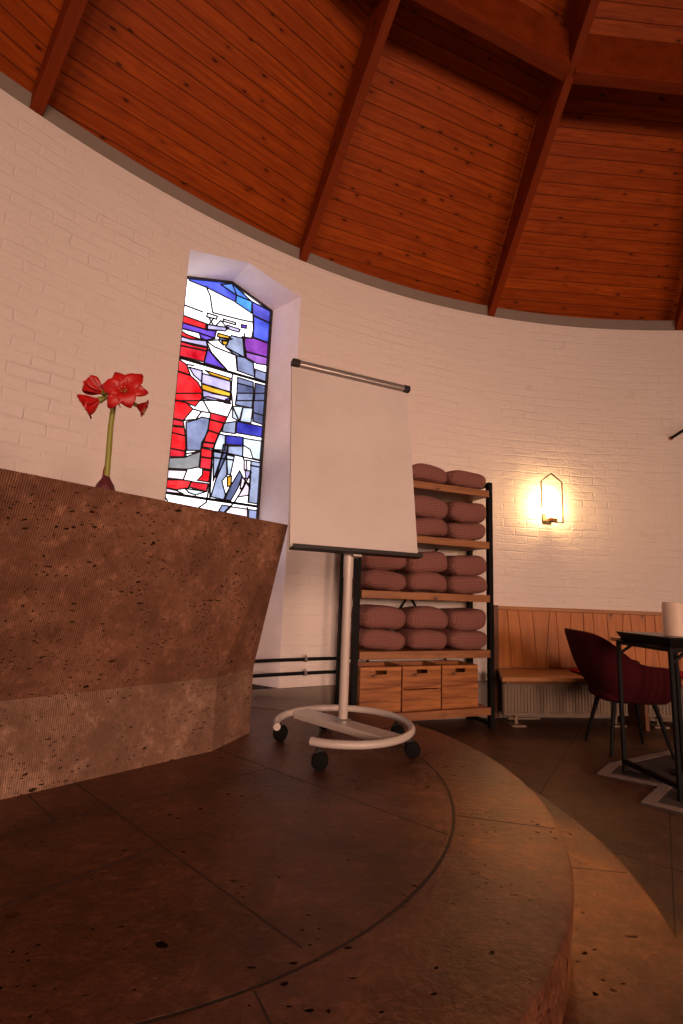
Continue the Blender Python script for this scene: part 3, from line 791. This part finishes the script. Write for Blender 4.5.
def flower(center, direction, size, openness=1.0, seed=0):
    rnd = random.Random(seed); d = Vector(direction).normalized(); q = d.to_track_quat('Z', 'Y').to_matrix().to_4x4(); mt = Matrix.Translation(Vector(center)) @ q
    m_ = MB()
    for k in range(6):
        an = 2*PI*k/6+rnd.uniform(-.1, .1)+seed; W_ = (.40 if k % 2 else .50)*size; vs = []; fs = []; nu, nv = 10, 7
        bend = rnd.uniform(.85, 1.15)*openness
        for i in range(nu):
            s = i/(nu-1)
            rr = size*(.05+.10*s+.85*bend*s**2.2*.9)
            zz = size*(1.05*s-.55*openness*s**3.5) + (.0 if k % 2 else .02*size)
            wd = W_*(math.sin(PI*min(1, s*.80+.06))**.75)*.95*(.35+.65*s**.6)*1.18 if s < 1 else 0.16*size
            for j in range(nv):
                t_ = (j/(nv-1)-.5)*2; ww = wd*t_
                ruff = .035*size*math.sin(t_*5+k+s*6)*s
                r2 = rr - .16*size*abs(t_)**2*s*(1-s*.3)
                x = r2*math.cos(an)-ww*math.sin(an); y = r2*math.sin(an)+ww*math.cos(an)
                vs.append((x, y, zz+ruff+.10*size*abs(t_)**2*(1-s)))
        for i in range(nu-1):
            for j in range(nv-1): fs.append((i*nv+j, i*nv+j+1, (i+1)*nv+j+1, (i+1)*nv+j))
        m_.add(vs, fs, 0, None, mt)
    o = m_.build('bloom', M['petal'], am, smooth=True); so = o.modifiers.new('s', 'SOLIDIFY'); so.thickness = .0012
    st = MB()
    for k in range(6):
        an = k*1.05; st.tube([mt @ Vector((0, 0, .1*size)), mt @ Vector((.10*size*math.cos(an), .10*size*math.sin(an)-.05*size, .5*size)), mt @ Vector((.16*size*math.cos(an), .16*size*math.sin(an)-.16*size, .78*size))], [.0008, .0008, .0016], 5)
    st.build('stamens', M['stamen'], o)
    tb = MB(); c0 = Vector((0, 0, .35)); c1 = mt @ Vector((0, 0, .12*size))
    tb.tube([c0, (c0+c1)/2+Vector((0, 0, .006)), c1], [.005, .005, .010*size/.06], 8); tb.build('flower_stalk', M['stem'] if seed else M['bud'], o, smooth=True)
flower((.046, -.030, .356), (.26, -.96, .08), .066, 1.35, 1)
flower((-.045, -.006, .340), (-.78, -.25, -.58), .082, .50, 2)
flower((.052, .04, .342), (.85, .3, -.30), .052, .7, 3)
# a half-opened bloom pointing up and to the left
flower((-.040, .004, .362), (-.84, -.1, .50), .080, .30, 4)
for a_, b_ in (((-.004, -.004, .345), (-.016, -.012, .305)), ((.008, -.008, .342), (.03, -.02, .305))):
    mb = MB(); mb.tube([a_, ((a_[0]+b_[0])/2-.002, a_[1]-.004, (a_[2]+b_[2])/2+.004), b_], [.0035, .0028, .0008], 7); mb.build('bract', M['bud'], am, smooth=True)
am.scale = (1.08, 1.08, 1.08)

# ------------------------------------------------------------------ flipchart
FP = Vector((.046, 2.495, PZ)); FY = .4214
fl = empty('flipchart_stand', FP); tag(fl, 'mobile flipchart with blank white board, single pole and round wheeled base', 'flipchart')
RC = Vector((.005, -.027, 0)); RR = .322
a0 = math.atan2(2.177-(FP.y+RC.y), -.094-(FP.x+RC.x)); a1 = math.atan2(2.354+.03-(FP.y+RC.y), -.2455+.012-(FP.x+RC.x))+0
a0 = R_(-116); a1 = R_(-163)+2*PI
pts = [RC+Vector((RR*math.cos(a0+(a1-a0)*i/60), RR*math.sin(a0+(a1-a0)*i/60), .105)) for i in range(61)]
mb = MB(); mb.tube(pts, .017, 14); mb.build('base_ring', M['white_metal'], fl, smooth=True, sharp=60)
mb = MB(); P0 = Vector((-.215, .175, .098)); P1 = Vector((.225, -.235, .098)); mb.bar(P0, P1, .105, .034); mb.build('base_bar', M['white_metal'], fl, bevel=.004)
mb = MB(); mb.lathe([(.040, .115), (.040, .119), (.028, .124), (.022, .126)], 24); mb.build('collar', M['alu'], fl, smooth=True)
mb = MB(); mb.lathe([(.0225, .118), (.0225, .60), (.0225, 1.03)], 24); mb.lathe([(.025, .80), (.025, .93)], 24); mb.build('pole', M['white_metal'], fl, smooth=True)
for c_ in [(-.258, 2.535), (-.03, 2.24), (.328, 2.375), (.306, 2.628), (-.065, 2.80)]:
    p = Vector((c_[0]-FP.x, c_[1]-FP.y, 0)); k_ = p-RC; k_.z = 0; p = RC+k_.normalized()*RR; p.z = 0
    cs = MB(); cs.lathe([(.009, .062), (.009, .092)], 10, center=p); cs.box(p+Vector((0, 0, .062)), (.034, .024, .026)); o = cs.build('caster', M['grey_plastic'], fl, bevel=.003)
    for sgn in (-1, 1):
        wm = MB(); mt = Matrix.Translation(p+Vector((.008, sgn*.014, .036))) @ Matrix.Rotation(PI/2, 4, 'X')
        wm.lathe([(.026, -.0125), (.034, -.010), (.036, 0), (.034, .010), (.026, .0125)], 20, mt); wm.build('wheel', M['rubber'], o, smooth=True, sharp=50)
BO = Vector((.0924, 2.4541, 1.2876))-FP
tilt = .139; BW, BH = .7196, 1.0116
bt = Matrix.Translation(BO) @ Matrix.Rotation(FY, 4, 'Z') @ Matrix.Rotation(-tilt, 4, 'X')
def bpart(name, m, mat, parent=fl, **k):
    o = m.build(name, mat, parent, **k); o.matrix_local = bt; return o
mb = MB(); mb.box((0, .012, BH/2), (BW, .016, BH)); brd = bpart('writing_board', mb, M['board'], bevel=.003)
mb = MB(); mb.box((0, -.004, BH-.004), (BW*.985, .040, .032)); cl = bpart('clamp_bar', mb, M['alu'], bevel=.008); cl['label'] = 'aluminium paper clamp with dark ends'
for sx in (-1, 1):
    e = MB(); e.box((sx*(BW/2-.018), -.004, BH-.004), (.045, .043, .035)); e.build('end_cap', M['grey_plastic'], cl, bevel=.006)
mb = MB(); mb.box((0, -.014, .004), (BW, .055, .010)); mb.box((0, -.040, .010), (BW, .006, .020)); tr = bpart('pen_tray', mb, M['grey_plastic'], bevel=.002); tr['label'] = 'dark pen tray along the lower edge'
for x_ in (.10, .175, .31):
    e = MB(); e.bar((x_-.022, -.024, .016), (x_+.022, -.024, .016), .014, .014)
    o = bpart('tray_clip', e, M['blue_plastic'], bevel=.003)
mb = MB(); mb.box((0, .036, .22), (.10, .030, .44)); mb.box((0, .030, .04), (.05, .05, .10)); bpart('mounting_plate', mb, M['white_metal'], bevel=.003)

# ------------------------------------------------------------------ shelf with cushions and crates
SA = R_(22.3); sd = Vector((math.cos(SA), math.sin(SA), 0)); SW, SD, SH = 1.30, .29, 2.14
FR_ = Vector((1.348, 4.396, 0)); FL_ = FR_-sd*SW
sh = empty('storage_shelf', FL_, SA); tag(sh, 'tall black steel shelf rack with five thick wooden boards against the wall', 'shelf')
for x_ in (0, SW):
    for y_ in (0, SD):
        mb = MB(); mb.box((x_, y_, SH/2), (.045, .045, SH)); mb.build('post', M['black_steel'], sh, bevel=.003)
    mb = MB(); mb.box((x_, SD/2, SH-.02), (.04, SD-.045, .03)); mb.build('side_rail', M['black_steel'], sh, bevel=.002)
    mb = MB(); mb.box((x_, SD/2, .035), (.04, SD-.045, .03)); mb.build('side_rail', M['black_steel'], sh, bevel=.002)
LV = [.179, .65, 1.12, 1.59, 2.06]
for z in LV:
    mb = MB(); mb.box((SW/2, SD/2-.01, z-.033), (SW-.055, SD+.05, .062)); mb.build('shelf_board', M['shelf_wood'], sh, bevel=.004)
mb = MB(); mb.bar((.03, SD+.01, .2), (SW-.03, SD+.01, 2.0), .006, .022); mb.bar((.03, SD+.017, 2.0), (SW-.03, SD+.017, .2), .006, .022); mb.build('cross_brace', M['black_steel'], sh)

def pillow(w_, d_, h_, seed):
    rnd = random.Random(seed); m_ = MB(); nu, nv = 40, 16; vs = []; fs = []; us = []
    sp = lambda v, e: math.copysign(abs(v)**e, v)
    ph = [rnd.uniform(0, 6) for _ in range(6)]
    for j in range(nv+1):
        la = -PI/2+PI*j/nv
        for i in range(nu):
            lo = 2*PI*i/nu
            x = sp(math.cos(lo), .42)*sp(math.cos(la), .36)*w_/2; y = sp(math.sin(lo), .42)*sp(math.cos(la), .36)*d_/2
            z = sp(math.sin(la), .72)*h_/2
            edge = 1-.22*(abs(x)/(w_/2))**4; z *= edge
            z += .009*math.sin(x*14+ph[0])+.006*math.sin(y*17+ph[1])*math.cos(x*9+ph[2]); x *= 1+.03*math.sin(z*30+ph[3]); y *= 1+.05*math.sin(x*12+ph[4])
            vs.append((x, y, z+h_/2))
    for j in range(nv):
        for i in range(nu):
            k = (i+1) % nu; q = (j*nu+i, j*nu+k, (j+1)*nu+k, (j+1)*nu+i); fs.append(q)
            us.append([(vs[t][0]+vs[t][1]*.8, vs[t][2]*1.15+vs[t][1]*.5) for t in q])
    m_.add(vs, fs, 0, us); return m_
cols = ['left', 'middle', 'right']
def put_cushion(col, z, h_, lab, grp, seed):
    m_ = pillow(.396, .335, h_, seed)
    p = FL_+sd*(.248+.408*col+random.uniform(-.006, .006))+Vector((-sd.y, sd.x, 0))*(SD/2-.03)
    o = m_.build('cushion', M['cushion'], smooth=True); o.location = (p.x, p.y, z); o.rotation_euler = (0, 0, SA+random.uniform(-.03, .03))
    tag(o, lab, 'cushion', grp)
CG = 'mauve knitted cushions on the shelf rack'
for c_ in (1, 2): put_cushion(c_, LV[4], .160, 'mauve knitted cushion lying alone on the top board, %s' % ('half behind the flipchart clamp' if c_ == 1 else 'next to the right post'), CG, 10+c_)
for c_ in (1, 2):
    w_ = 'just right of the white board' if c_ == 1 else 'next to the right post'
    put_cushion(c_, LV[3], .165, 'lower mauve knitted cushion, second board from the top, '+w_, CG, 20+c_)
    put_cushion(c_, LV[3]+.158, .195, 'upper mauve knitted cushion, second board from the top, '+w_, CG, 24+c_)
for lv, nm in ((2, 'third board from the top'), (1, 'board above the crates')):
    for c_ in (0, 1, 2):
        w_ = ('left', 'middle', 'right')[c_]+' stack'
        put_cushion(c_, LV[lv], .165, 'lower mauve knitted cushion of the %s on the %s' % (w_, nm), CG, 30+lv*10+c_)
        put_cushion(c_, LV[lv]+.158, .188, 'upper mauve knitted cushion of the %s on the %s' % (w_, nm), CG, 34+lv*10+c_)

def crate(lab, x_, split):
    W_, D_, H_ = .362, .28, .345; tk = .014
    p = FL_+sd*x_+Vector((-sd.y, sd.x, 0))*(SD/2)
    e = empty('wooden_crate', (p.x, p.y, LV[0]), SA); tag(e, lab, 'crate', 'wooden crates on the bottom board')
    m_ = MB(); yf = -D_/2+tk/2
    zt = H_-.030; hz = .032; hw = .10
    cuts = [0, split, H_] if split else [0, H_*.52, H_]
    sm_ = .009 if split else 0
    z0 = 0
    # lower plank(s)
    m_.box((0, yf, cuts[1]/2-sm_/2), (W_, tk, cuts[1]-sm_))
    zlo = cuts[1]; slot_top = H_-.026; slot_bot = slot_top-hz
    m_.box((0, yf, (zlo+slot_bot)/2), (W_, tk, slot_bot-zlo)); m_.box((0, yf, (slot_top+H_)/2), (W_, tk, H_-slot_top))
    for sx in (-1, 1): m_.box((sx*(W_/4+hw/4), yf, (slot_top+slot_bot)/2), (W_/2-hw/2, tk, hz))
    m_.build('front_panel', M['crate_wood'], e, bevel=.0015).data.name = 'crate_front'
    m_ = MB(); m_.box((0, D_/2-tk/2, H_/2), (W_, tk, H_)); m_.build('back_panel', M['crate_wood'], e)
    for sx in (-1, 1):
        m_ = MB(); m_.box((sx*(W_/2-tk/2), 0, H_/2), (tk, D_-2*tk, H_)); m_.build('side_panel', M['crate_wood'], e)
    m_ = MB(); m_.box((0, 0, tk/2), (W_-2*tk, D_-2*tk, tk)); m_.build('bottom_panel', M['crate_wood'], e)
crate('left wooden crate on the bottom board, behind the flipchart pole', .237, 0)
crate('middle wooden crate with a clear seam between its two front planks', .612, .17)
crate('right wooden crate on the bottom board, nearest the steel post', .987, 0)

# ------------------------------------------------------------------ heating pipes along the wall
for z, lab in ((.548, 'upper of two black heating pipes running low along the white wall'), (.440, 'lower of two black heating pipes running low along the white wall')):
    e = empty('heating_pipe', wp(117, WR-.05, z)); tag(e, lab, 'pipe', 'black heating pipes behind the altar')
    o_ = wp(117, WR-.05, z); m_ = MB(); m_.tube([wp(135-29*i/40, WR-.055, z)-o_ for i in range(41)], .0135, 12); m_.build('tube', M['black_steel'], e, smooth=True)
    for a_ in (118.75, 128.4+2, 108.2):
        c_ = MB(); c_.tube([wp(a_-.09, WR-.055, z)-o_, wp(a_+.09, WR-.055, z)-o_], .021, 12); c_.tube([wp(a_, WR-.055, z)-o_, wp(a_, WR, z)-o_], .007, 8)
        c_.box(wp(a_, WR-.055, z+.026)-o_, (.014, .012, .02)); c_.build('clamp', M['alu'], e)

# ------------------------------------------------------------------ curved wall bench with panelling
BA0, BA1 = 102.55, 64.0
be = empty('wall_bench', wp(95, WR-.3, 0)); tag(be, 'curved wooden wall bench with vertical board panelling behind its seat', 'bench')
bo = wp(95, WR-.3, 0)
def arc_block(mb, a0, a1, r0, r1, z0, z1, n=30, a0in=None):
    vs = []; fs = []
    for i in range(n+1):
        a = a0+(a1-a0)*i/n; b_ = (a0in or a0)+(a1-(a0in or a0))*i/n
        for r, z in ((r0, z0), (r1, z0), (r1, z1), (r0, z1)): vs.append(wp(b_ if r == r0 else a, r, z)-bo)
    for i in range(n):
        for j in range(4): k = (j+1) % 4; fs.append((i*4+j, i*4+k, (i+1)*4+k, (i+1)*4+j))
    fs.append((3, 2, 1, 0)); fs.append(tuple(n*4+j for j in range(4)))
    mb.add(vs, fs)
SZT = .45
m_ = MB(); arc_block(m_, BA0-.1, BA1, WR-.57, WR-.045, SZT-.035, SZT, 40, BA0+2.4); m_.build('seat', M['seat_wood'], be, bevel=.008)
m_ = MB(); arc_block(m_, BA0+1.6, BA1, WR-.50, WR-.47, SZT-.065, SZT-.036, 40); m_.build('seat_apron', M['dark_wood'], be)
m_ = MB(); arc_block(m_, BA0, BA1, WR-.040, WR-.003, SZT+.001, 1.005, 40); m_.build('panel_backing', M['gap'], be)
m_ = MB(); rb = random.Random(5); a = BA0-.05
while a > BA1:
    wd = rb.uniform(.92, 1.25); sk = rb.choice([0, 0, .12, -.12, .25, -.2])
    a2 = a-wd
    if a == BA0-.05: skp = 0
    vs = [wp(a-.03+skp, WR-.052, SZT+.004)-bo, wp(a2+.03+sk, WR-.052, SZT+.004)-bo, wp(a2+.03-sk, WR-.052, .985)-bo, wp(a-.03-skp, WR-.052, .985)-bo]
    vs += [wp(a+skp, WR-.04, SZT+.004)-bo, wp(a2+sk, WR-.04, SZT+.004)-bo, wp(a2-sk, WR-.04, .985)-bo, wp(a-skp, WR-.04, .985)-bo]
    m_.add(vs, [(0, 1, 2, 3), (0, 4, 5, 1), (1, 5, 6, 2), (2, 6, 7, 3), (3, 7, 4, 0)]); a = a2; skp = sk
m_.build('back_panel', M['bench_wood'], be)
m_ = MB(); arc_block(m_, BA0, BA1, WR-.072, WR-.002, .985, 1.022, 40); m_.build('top_rail', M['seat_wood'], be, bevel=.006)
m_ = MB(); arc_block(m_, BA0+.42, BA0+.02, WR-.10, WR-.005, .02, 1.03, 2); m_.build('end_panel', M['dark_wood'], be, bevel=.004)
for a_ in (91.9, 82, 72):
    m_ = MB(); arc_block(m_, a_+.15, a_-.15, WR-.45, WR-.045, .0, SZT-.04, 2); m_.build('support', M['dark_wood'], be)

# radiators below the bench
def radiator(a0, a1, lab):
    o_ = wp((a0+a1)/2, WR-.40, 0); p0 = wp(a0, WR-.31, 0); p1 = wp(a1, WR-.31, 0); L = (p1-p0).length; mid = (p0+p1)/2; rz = math.atan2((p1-p0).y, (p1-p0).x)
    e = empty('radiator', (mid.x, mid.y, 0), rz); tag(e, lab, 'radiator')
    m_ = MB(); nrib = int(L/.030)
    m_.box((0, .03, .225), (L, .04, .27))
    for i in range(nrib): m_.box((-L/2+L*(i+.5)/nrib, .008, .225), (L/nrib*.62, .012, .23))
    m_.box((0, .008, .350), (L, .012, .02)); m_.box((0, .008, .098), (L, .012, .02)); m_.build('panel', M['radiator'], e, bevel=.003)
    for x_ in (-L/2+.12, L/2-.12):
        m_ = MB(); m_.box((x_, .03, .05), (.03, .03, .10)); m_.box((x_, .01, .008), (.13, .10, .016)); m_.build('foot', M['radiator'], e, bevel=.003)
    m_ = MB(); m_.tube([(-L/2+.05, .03, .10), (-L/2+.05, .03, .055), (-L/2+.35, .03, .055)], .009, 8); m_.build('feed_pipe', M['radiator'], e, smooth=True)
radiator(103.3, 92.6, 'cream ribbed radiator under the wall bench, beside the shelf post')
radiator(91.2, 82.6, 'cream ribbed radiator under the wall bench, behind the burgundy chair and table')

# flat red seat pads lying on the bench
def pad(a_, r_, lab):
    m_ = MB(); nu, nv = 40, 6; vs = []; fs = []; us = []
    sp = lambda v, e_: math.copysign(abs(v)**e_, v)
    for j in range(nv+1):
        la = -PI/2+PI*j/nv
        for i in range(nu):
            lo = 2*PI*i/nu; vs.append((sp(math.cos(lo), .5)*max(.01, math.cos(la))**.4*.20, sp(math.sin(lo), .5)*max(.01, math.cos(la))**.4*.19, .0175+.0175*sp(math.sin(la), .8)))
    for j in range(nv):
        for i in range(nu): k = (i+1) % nu; q = (j*nu+i, j*nu+k, (j+1)*nu+k, (j+1)*nu+i); fs.append(q); us.append([(vs[t][0], vs[t][1]) for t in q])
    m_.add(vs, fs, 0, us); o = m_.build('seat_pad', M['red_pad'], smooth=True); p = wp(a_, r_, SZT); o.location = p; o.rotation_euler = (0, 0, R_(a_-90))
    tag(o, lab, 'cushion', 'flat red pads on the bench')
pad(95.3, WR-.33, 'flat red pad on the bench seat, left of the burgundy chair')
pad(87.2, WR-.33, 'flat red pad on the bench seat, seen behind the table legs')

# ------------------------------------------------------------------ burgundy bucket chair
def make_chair(loc_, rz, lab):
    e = empty('bucket_chair', loc_, rz); e.scale = (.95, .95, 1); tag(e, lab, 'chair')
    nu, nv = 33, 9; vs = []; fs = []; us = []
    for i in range(nu):
        s = -1+2*i/(nu-1); q = abs(s)
        if q > .42:                     # arms
            t = (q-.42)/.58; x = -.14+t*.42; y = math.copysign(.285-.012*t, s)
        else:
            an = s/.42*PI/2; x = -.14-.17*abs(math.cos(an))**.8; y = .285*math.copysign(abs(math.sin(an))**.8, s)
        top = .648+.235/(1+math.exp((q-.43)*15))-.02*max(0, q-.85)/.15
        back = 1/(1+math.exp((q-.33)*12))
        for j in range(nv):
            v = j/(nv-1); z = .375+(top-.375)*v
            k = .66+.34*math.sin(min(1, v*1.6)*PI/2)
            vs.append((x*k-.12*back*v**1.4+.02*(1-v), y*k*(1-.10*back*v*v), z))
    for i in range(nu-1):
        for j in range(nv-1): q4 = (i*nv+j, i*nv+j+1, (i+1)*nv+j+1, (i+1)*nv+j); fs.append(q4); us.append([(vs[t][0]+vs[t][1], vs[t][2]) for t in q4])
    m_ = MB(); m_.add(vs, fs, 0, us); o = m_.build('shell', M['burgundy'], e, smooth=True, sharp=180)
    so = o.modifiers.new('s', 'SOLIDIFY'); so.thickness = .034; so.offset = 0; bv = o.modifiers.new('b', 'SUBSURF'); bv.levels = bv.render_levels = 1
    m_ = MB(); n = 40
    def ring(k, z): return [(.0+k*(.245*math.copysign(abs(math.cos(2*PI*i/n))**.6, math.cos(2*PI*i/n))), k*.215*math.copysign(abs(math.sin(2*PI*i/n))**.6, math.sin(2*PI*i/n)), z) for i in range(n)]
    rs = [ring(.82, .365), ring(.98, .385), ring(1.02, .42), ring(1.0, .455), ring(.85, .472)]; vv = [p for r in rs for p in r]
    ff = [(a_*n+i, a_*n+(i+1) % n, (a_+1)*n+(i+1) % n, (a_+1)*n+i) for a_ in range(4) for i in range(n)]+[tuple(range(n))[::-1], tuple(4*n+i for i in range(n))]
    m_.add(vv, ff, 0, [[(vv[t][0], vv[t][1]) for t in f_] for f_ in ff]); m_.build('seat', M['burgundy'], e, smooth=True)
    for sx in (-1, 1):
        for sy in (-1, 1):
            m_ = MB(); m_.tube([(sx*.15, sy*.13, .38), (sx*.235, sy*.215, 0)], [.019, .011], 10); m_.build('leg', M['black_steel'], e, smooth=True)
make_chair((2.24, 3.93, 0), R_(-3), 'burgundy bucket chair with black splayed legs, between the wall bench and the table')

# ------------------------------------------------------------------ black table
tb = empty('bistro_table', (2.13, 3.20, 0)); tag(tb, 'black square table with slim steel frame, cut off by the right edge', 'table')
tb.location.z = .0095; to = Vector((2.13, 3.20, 0))
def tl(x, y, z=0): return Vector((x, y, z))-to
PP = [(1.90, 3.38), (1.97, 2.96), (2.40, 3.03), (2.33, 3.45)]
def expand(k): return [((x-2.15)*k+2.15, (y-3.205)*k+3.205) for x, y in PP]
m_ = MB(); o1 = [tl(x, y, .898) for x, y in expand(1.03)]; o2 = [tl(x, y, .890) for x, y in expand(1.03)]; o3 = [tl(x, y, .835) for x, y in expand(.90)]
m_.add(o1+o2+o3, [(0, 1, 2, 3), (11, 10, 9, 8)]+[(i, 4+i, 4+(i+1) % 4, (i+1) % 4) for i in range(4)]+[(4+i, 8+i, 8+(i+1) % 4, 4+(i+1) % 4) for i in range(4)])
m_.build('table_top', M['black_top'], tb, bevel=.002)
for i, (x, y) in enumerate(PP):
    m_ = MB(); m_.box(tl(x, y, .42), (.022, .022, .84)); m_.build('leg', M['black_steel'], tb, bevel=.002)
    nx, ny = PP[(i+1) % 4]
    m_ = MB(); m_.bar(tl(x, y, .825), tl(nx, ny, .825), .02, .022); m_.build('top_rail', M['black_steel'], tb)
    if i in (0, 2):
        m_ = MB(); m_.bar(tl(x, y, .075), tl(nx, ny, .075), .02, .03); m_.build('stretcher', M['black_steel'], tb)
for (x, y), (dx, dy) in zip(PP, ((.12, -.07), (.12, .07), (-.12, .07), (-.12, -.07))):
    m_ = MB(); m_.bar(tl(x, y, .008), tl(x+dx, y+dy, .008), .03, .016); m_.build('foot', M['black_steel'], tb)
    m_ = MB(); m_.bar(tl(x, y, .75), tl(x+dx, y+dy*.1, .835), .014, .014); m_.build('brace', M['black_steel'], tb)
m_ = MB(); m_.bar(tl(1.925, 3.465, .838), tl(2.40, 3.545, .838), .10, .028); o = m_.build('wooden_rail', M['seat_wood'], tb, bevel=.004); o['label'] = 'reddish wooden edge board under the black top'

# thick cream candle on the table
ca = empty('pillar_candle', (2.098, 3.10, .908)); tag(ca, 'thick cream pillar candle standing on the black table', 'candle')
m_ = MB(); m_.lathe([(.058, 0), (.062, .004), (.062, .196), (.058, .205), (.050, .207), (.03, .198), (.0, .196)][:6], 32); m_.build('wax', M['candle'], ca, smooth=True)
m_ = MB(); m_.tube([(0, 0, .195), (.002, 0, .21)], .0015, 6); m_.build('wick', M['gap'], ca)

# ------------------------------------------------------------------ rug with a stepped pale border
rg = empty('rug', (2.3, 3.2, .0)); tag(rg, 'dark grey rug with a stepped pale band, lying under the black table', 'rug'); ro = Vector((2.3, 3.2, 0))
B1 = [(2.75, 4.05), (1.902, 3.588), (1.70, 3.36), (1.985, 3.18), (1.716, 2.92), (1.98, 2.70), (2.9, 2.2), (3.6, 3.1)]
m_ = MB(); m_.prism([(x-ro.x, y-ro.y) for x, y in B1], .0015, .008); m_.build('pile', M['rug_dark'], rg)
m_ = MB(); run = [Vector(p) for p in [(2.72, 3.99), (1.925, 3.555), (1.755, 3.37), (2.04, 3.19), (1.775, 2.935), (2.03, 2.74), (2.7, 2.38)]]
for k_, (p, q) in enumerate(zip(run, run[1:])):
    d = (q-p).normalized()*(.03 if k_ % 2 else -.03); m_.bar((p.x-d.x-ro.x, p.y-d.y-ro.y, .0085), (q.x+d.x-ro.x, q.y+d.y-ro.y, .0085), .06, .003)
m_.build('border_band', M['rug_light'], rg)

# ------------------------------------------------------------------ wall lamp with house-shaped frame
LA = 97.5; lp = wp(LA, WR, 1.86); la = empty('wall_lamp', lp, R_(LA-90)); tag(la, 'glowing wall lamp in a slim house-shaped metal frame on the white brick wall', 'lamp')
W2, HL = .112, .50
m_ = MB(); fy = -.11; hp = [(-W2, fy, 0), (-W2, fy, HL-.085), (0, fy, HL), (W2, fy, HL-.085), (W2, fy, 0), (-W2, fy, 0)]
for p, q in zip(hp, hp[1:]): m_.bar(p, q, .010, .010, up=(0, 1, 0))
m_.build('frame', M['lamp_frame'], la)
m_ = MB(); m_.box((0, -.006, .05), (.10, .012, .10)); m_.bar((0, -.01, .02), (0, fy, .012), .014, .012); m_.build('wall_mount', M['lamp_frame'], la, bevel=.002)
m_ = MB(); m_.lathe([(.046, .008), (.046, .040), (.040, .044)], 24, center=(0, fy, 0)); m_.build('socket', M['lamp_base'], la, smooth=True, sharp=40)
m_ = MB(); m_.lathe([(.042, .046), (.055, .06), (.058, .12), (.058, .27), (.050, .30), (.03, .315)], 28, center=(0, fy, 0)); gsh = m_.build('glass_shade', mat_emit('lit_glass', (1, .60, .24), LAMP_GLOW), la, smooth=True)
# black bracket arm high on the wall, at the right edge
BZ = 2.83; bk = empty('wall_bracket', wp(85.95, WR, BZ), 0); tag(bk, 'thin black metal bracket arm sticking out of the wall at the right edge', 'bracket'); bb = wp(85.95, WR, BZ)
m_ = MB(); m_.lathe([(.022, 0), (.022, .012)], 16, Matrix.Rotation(R_(86), 4, 'Z') @ Matrix.Rotation(-PI/2, 4, 'Y')); m_.build('wall_plate', M['lamp_base'], bk)
m_ = MB(); m_.bar((0, -.02, 0), (.10, -.50, .13), .022, .022); m_.build('arm', M['black_steel'], bk, bevel=.002)
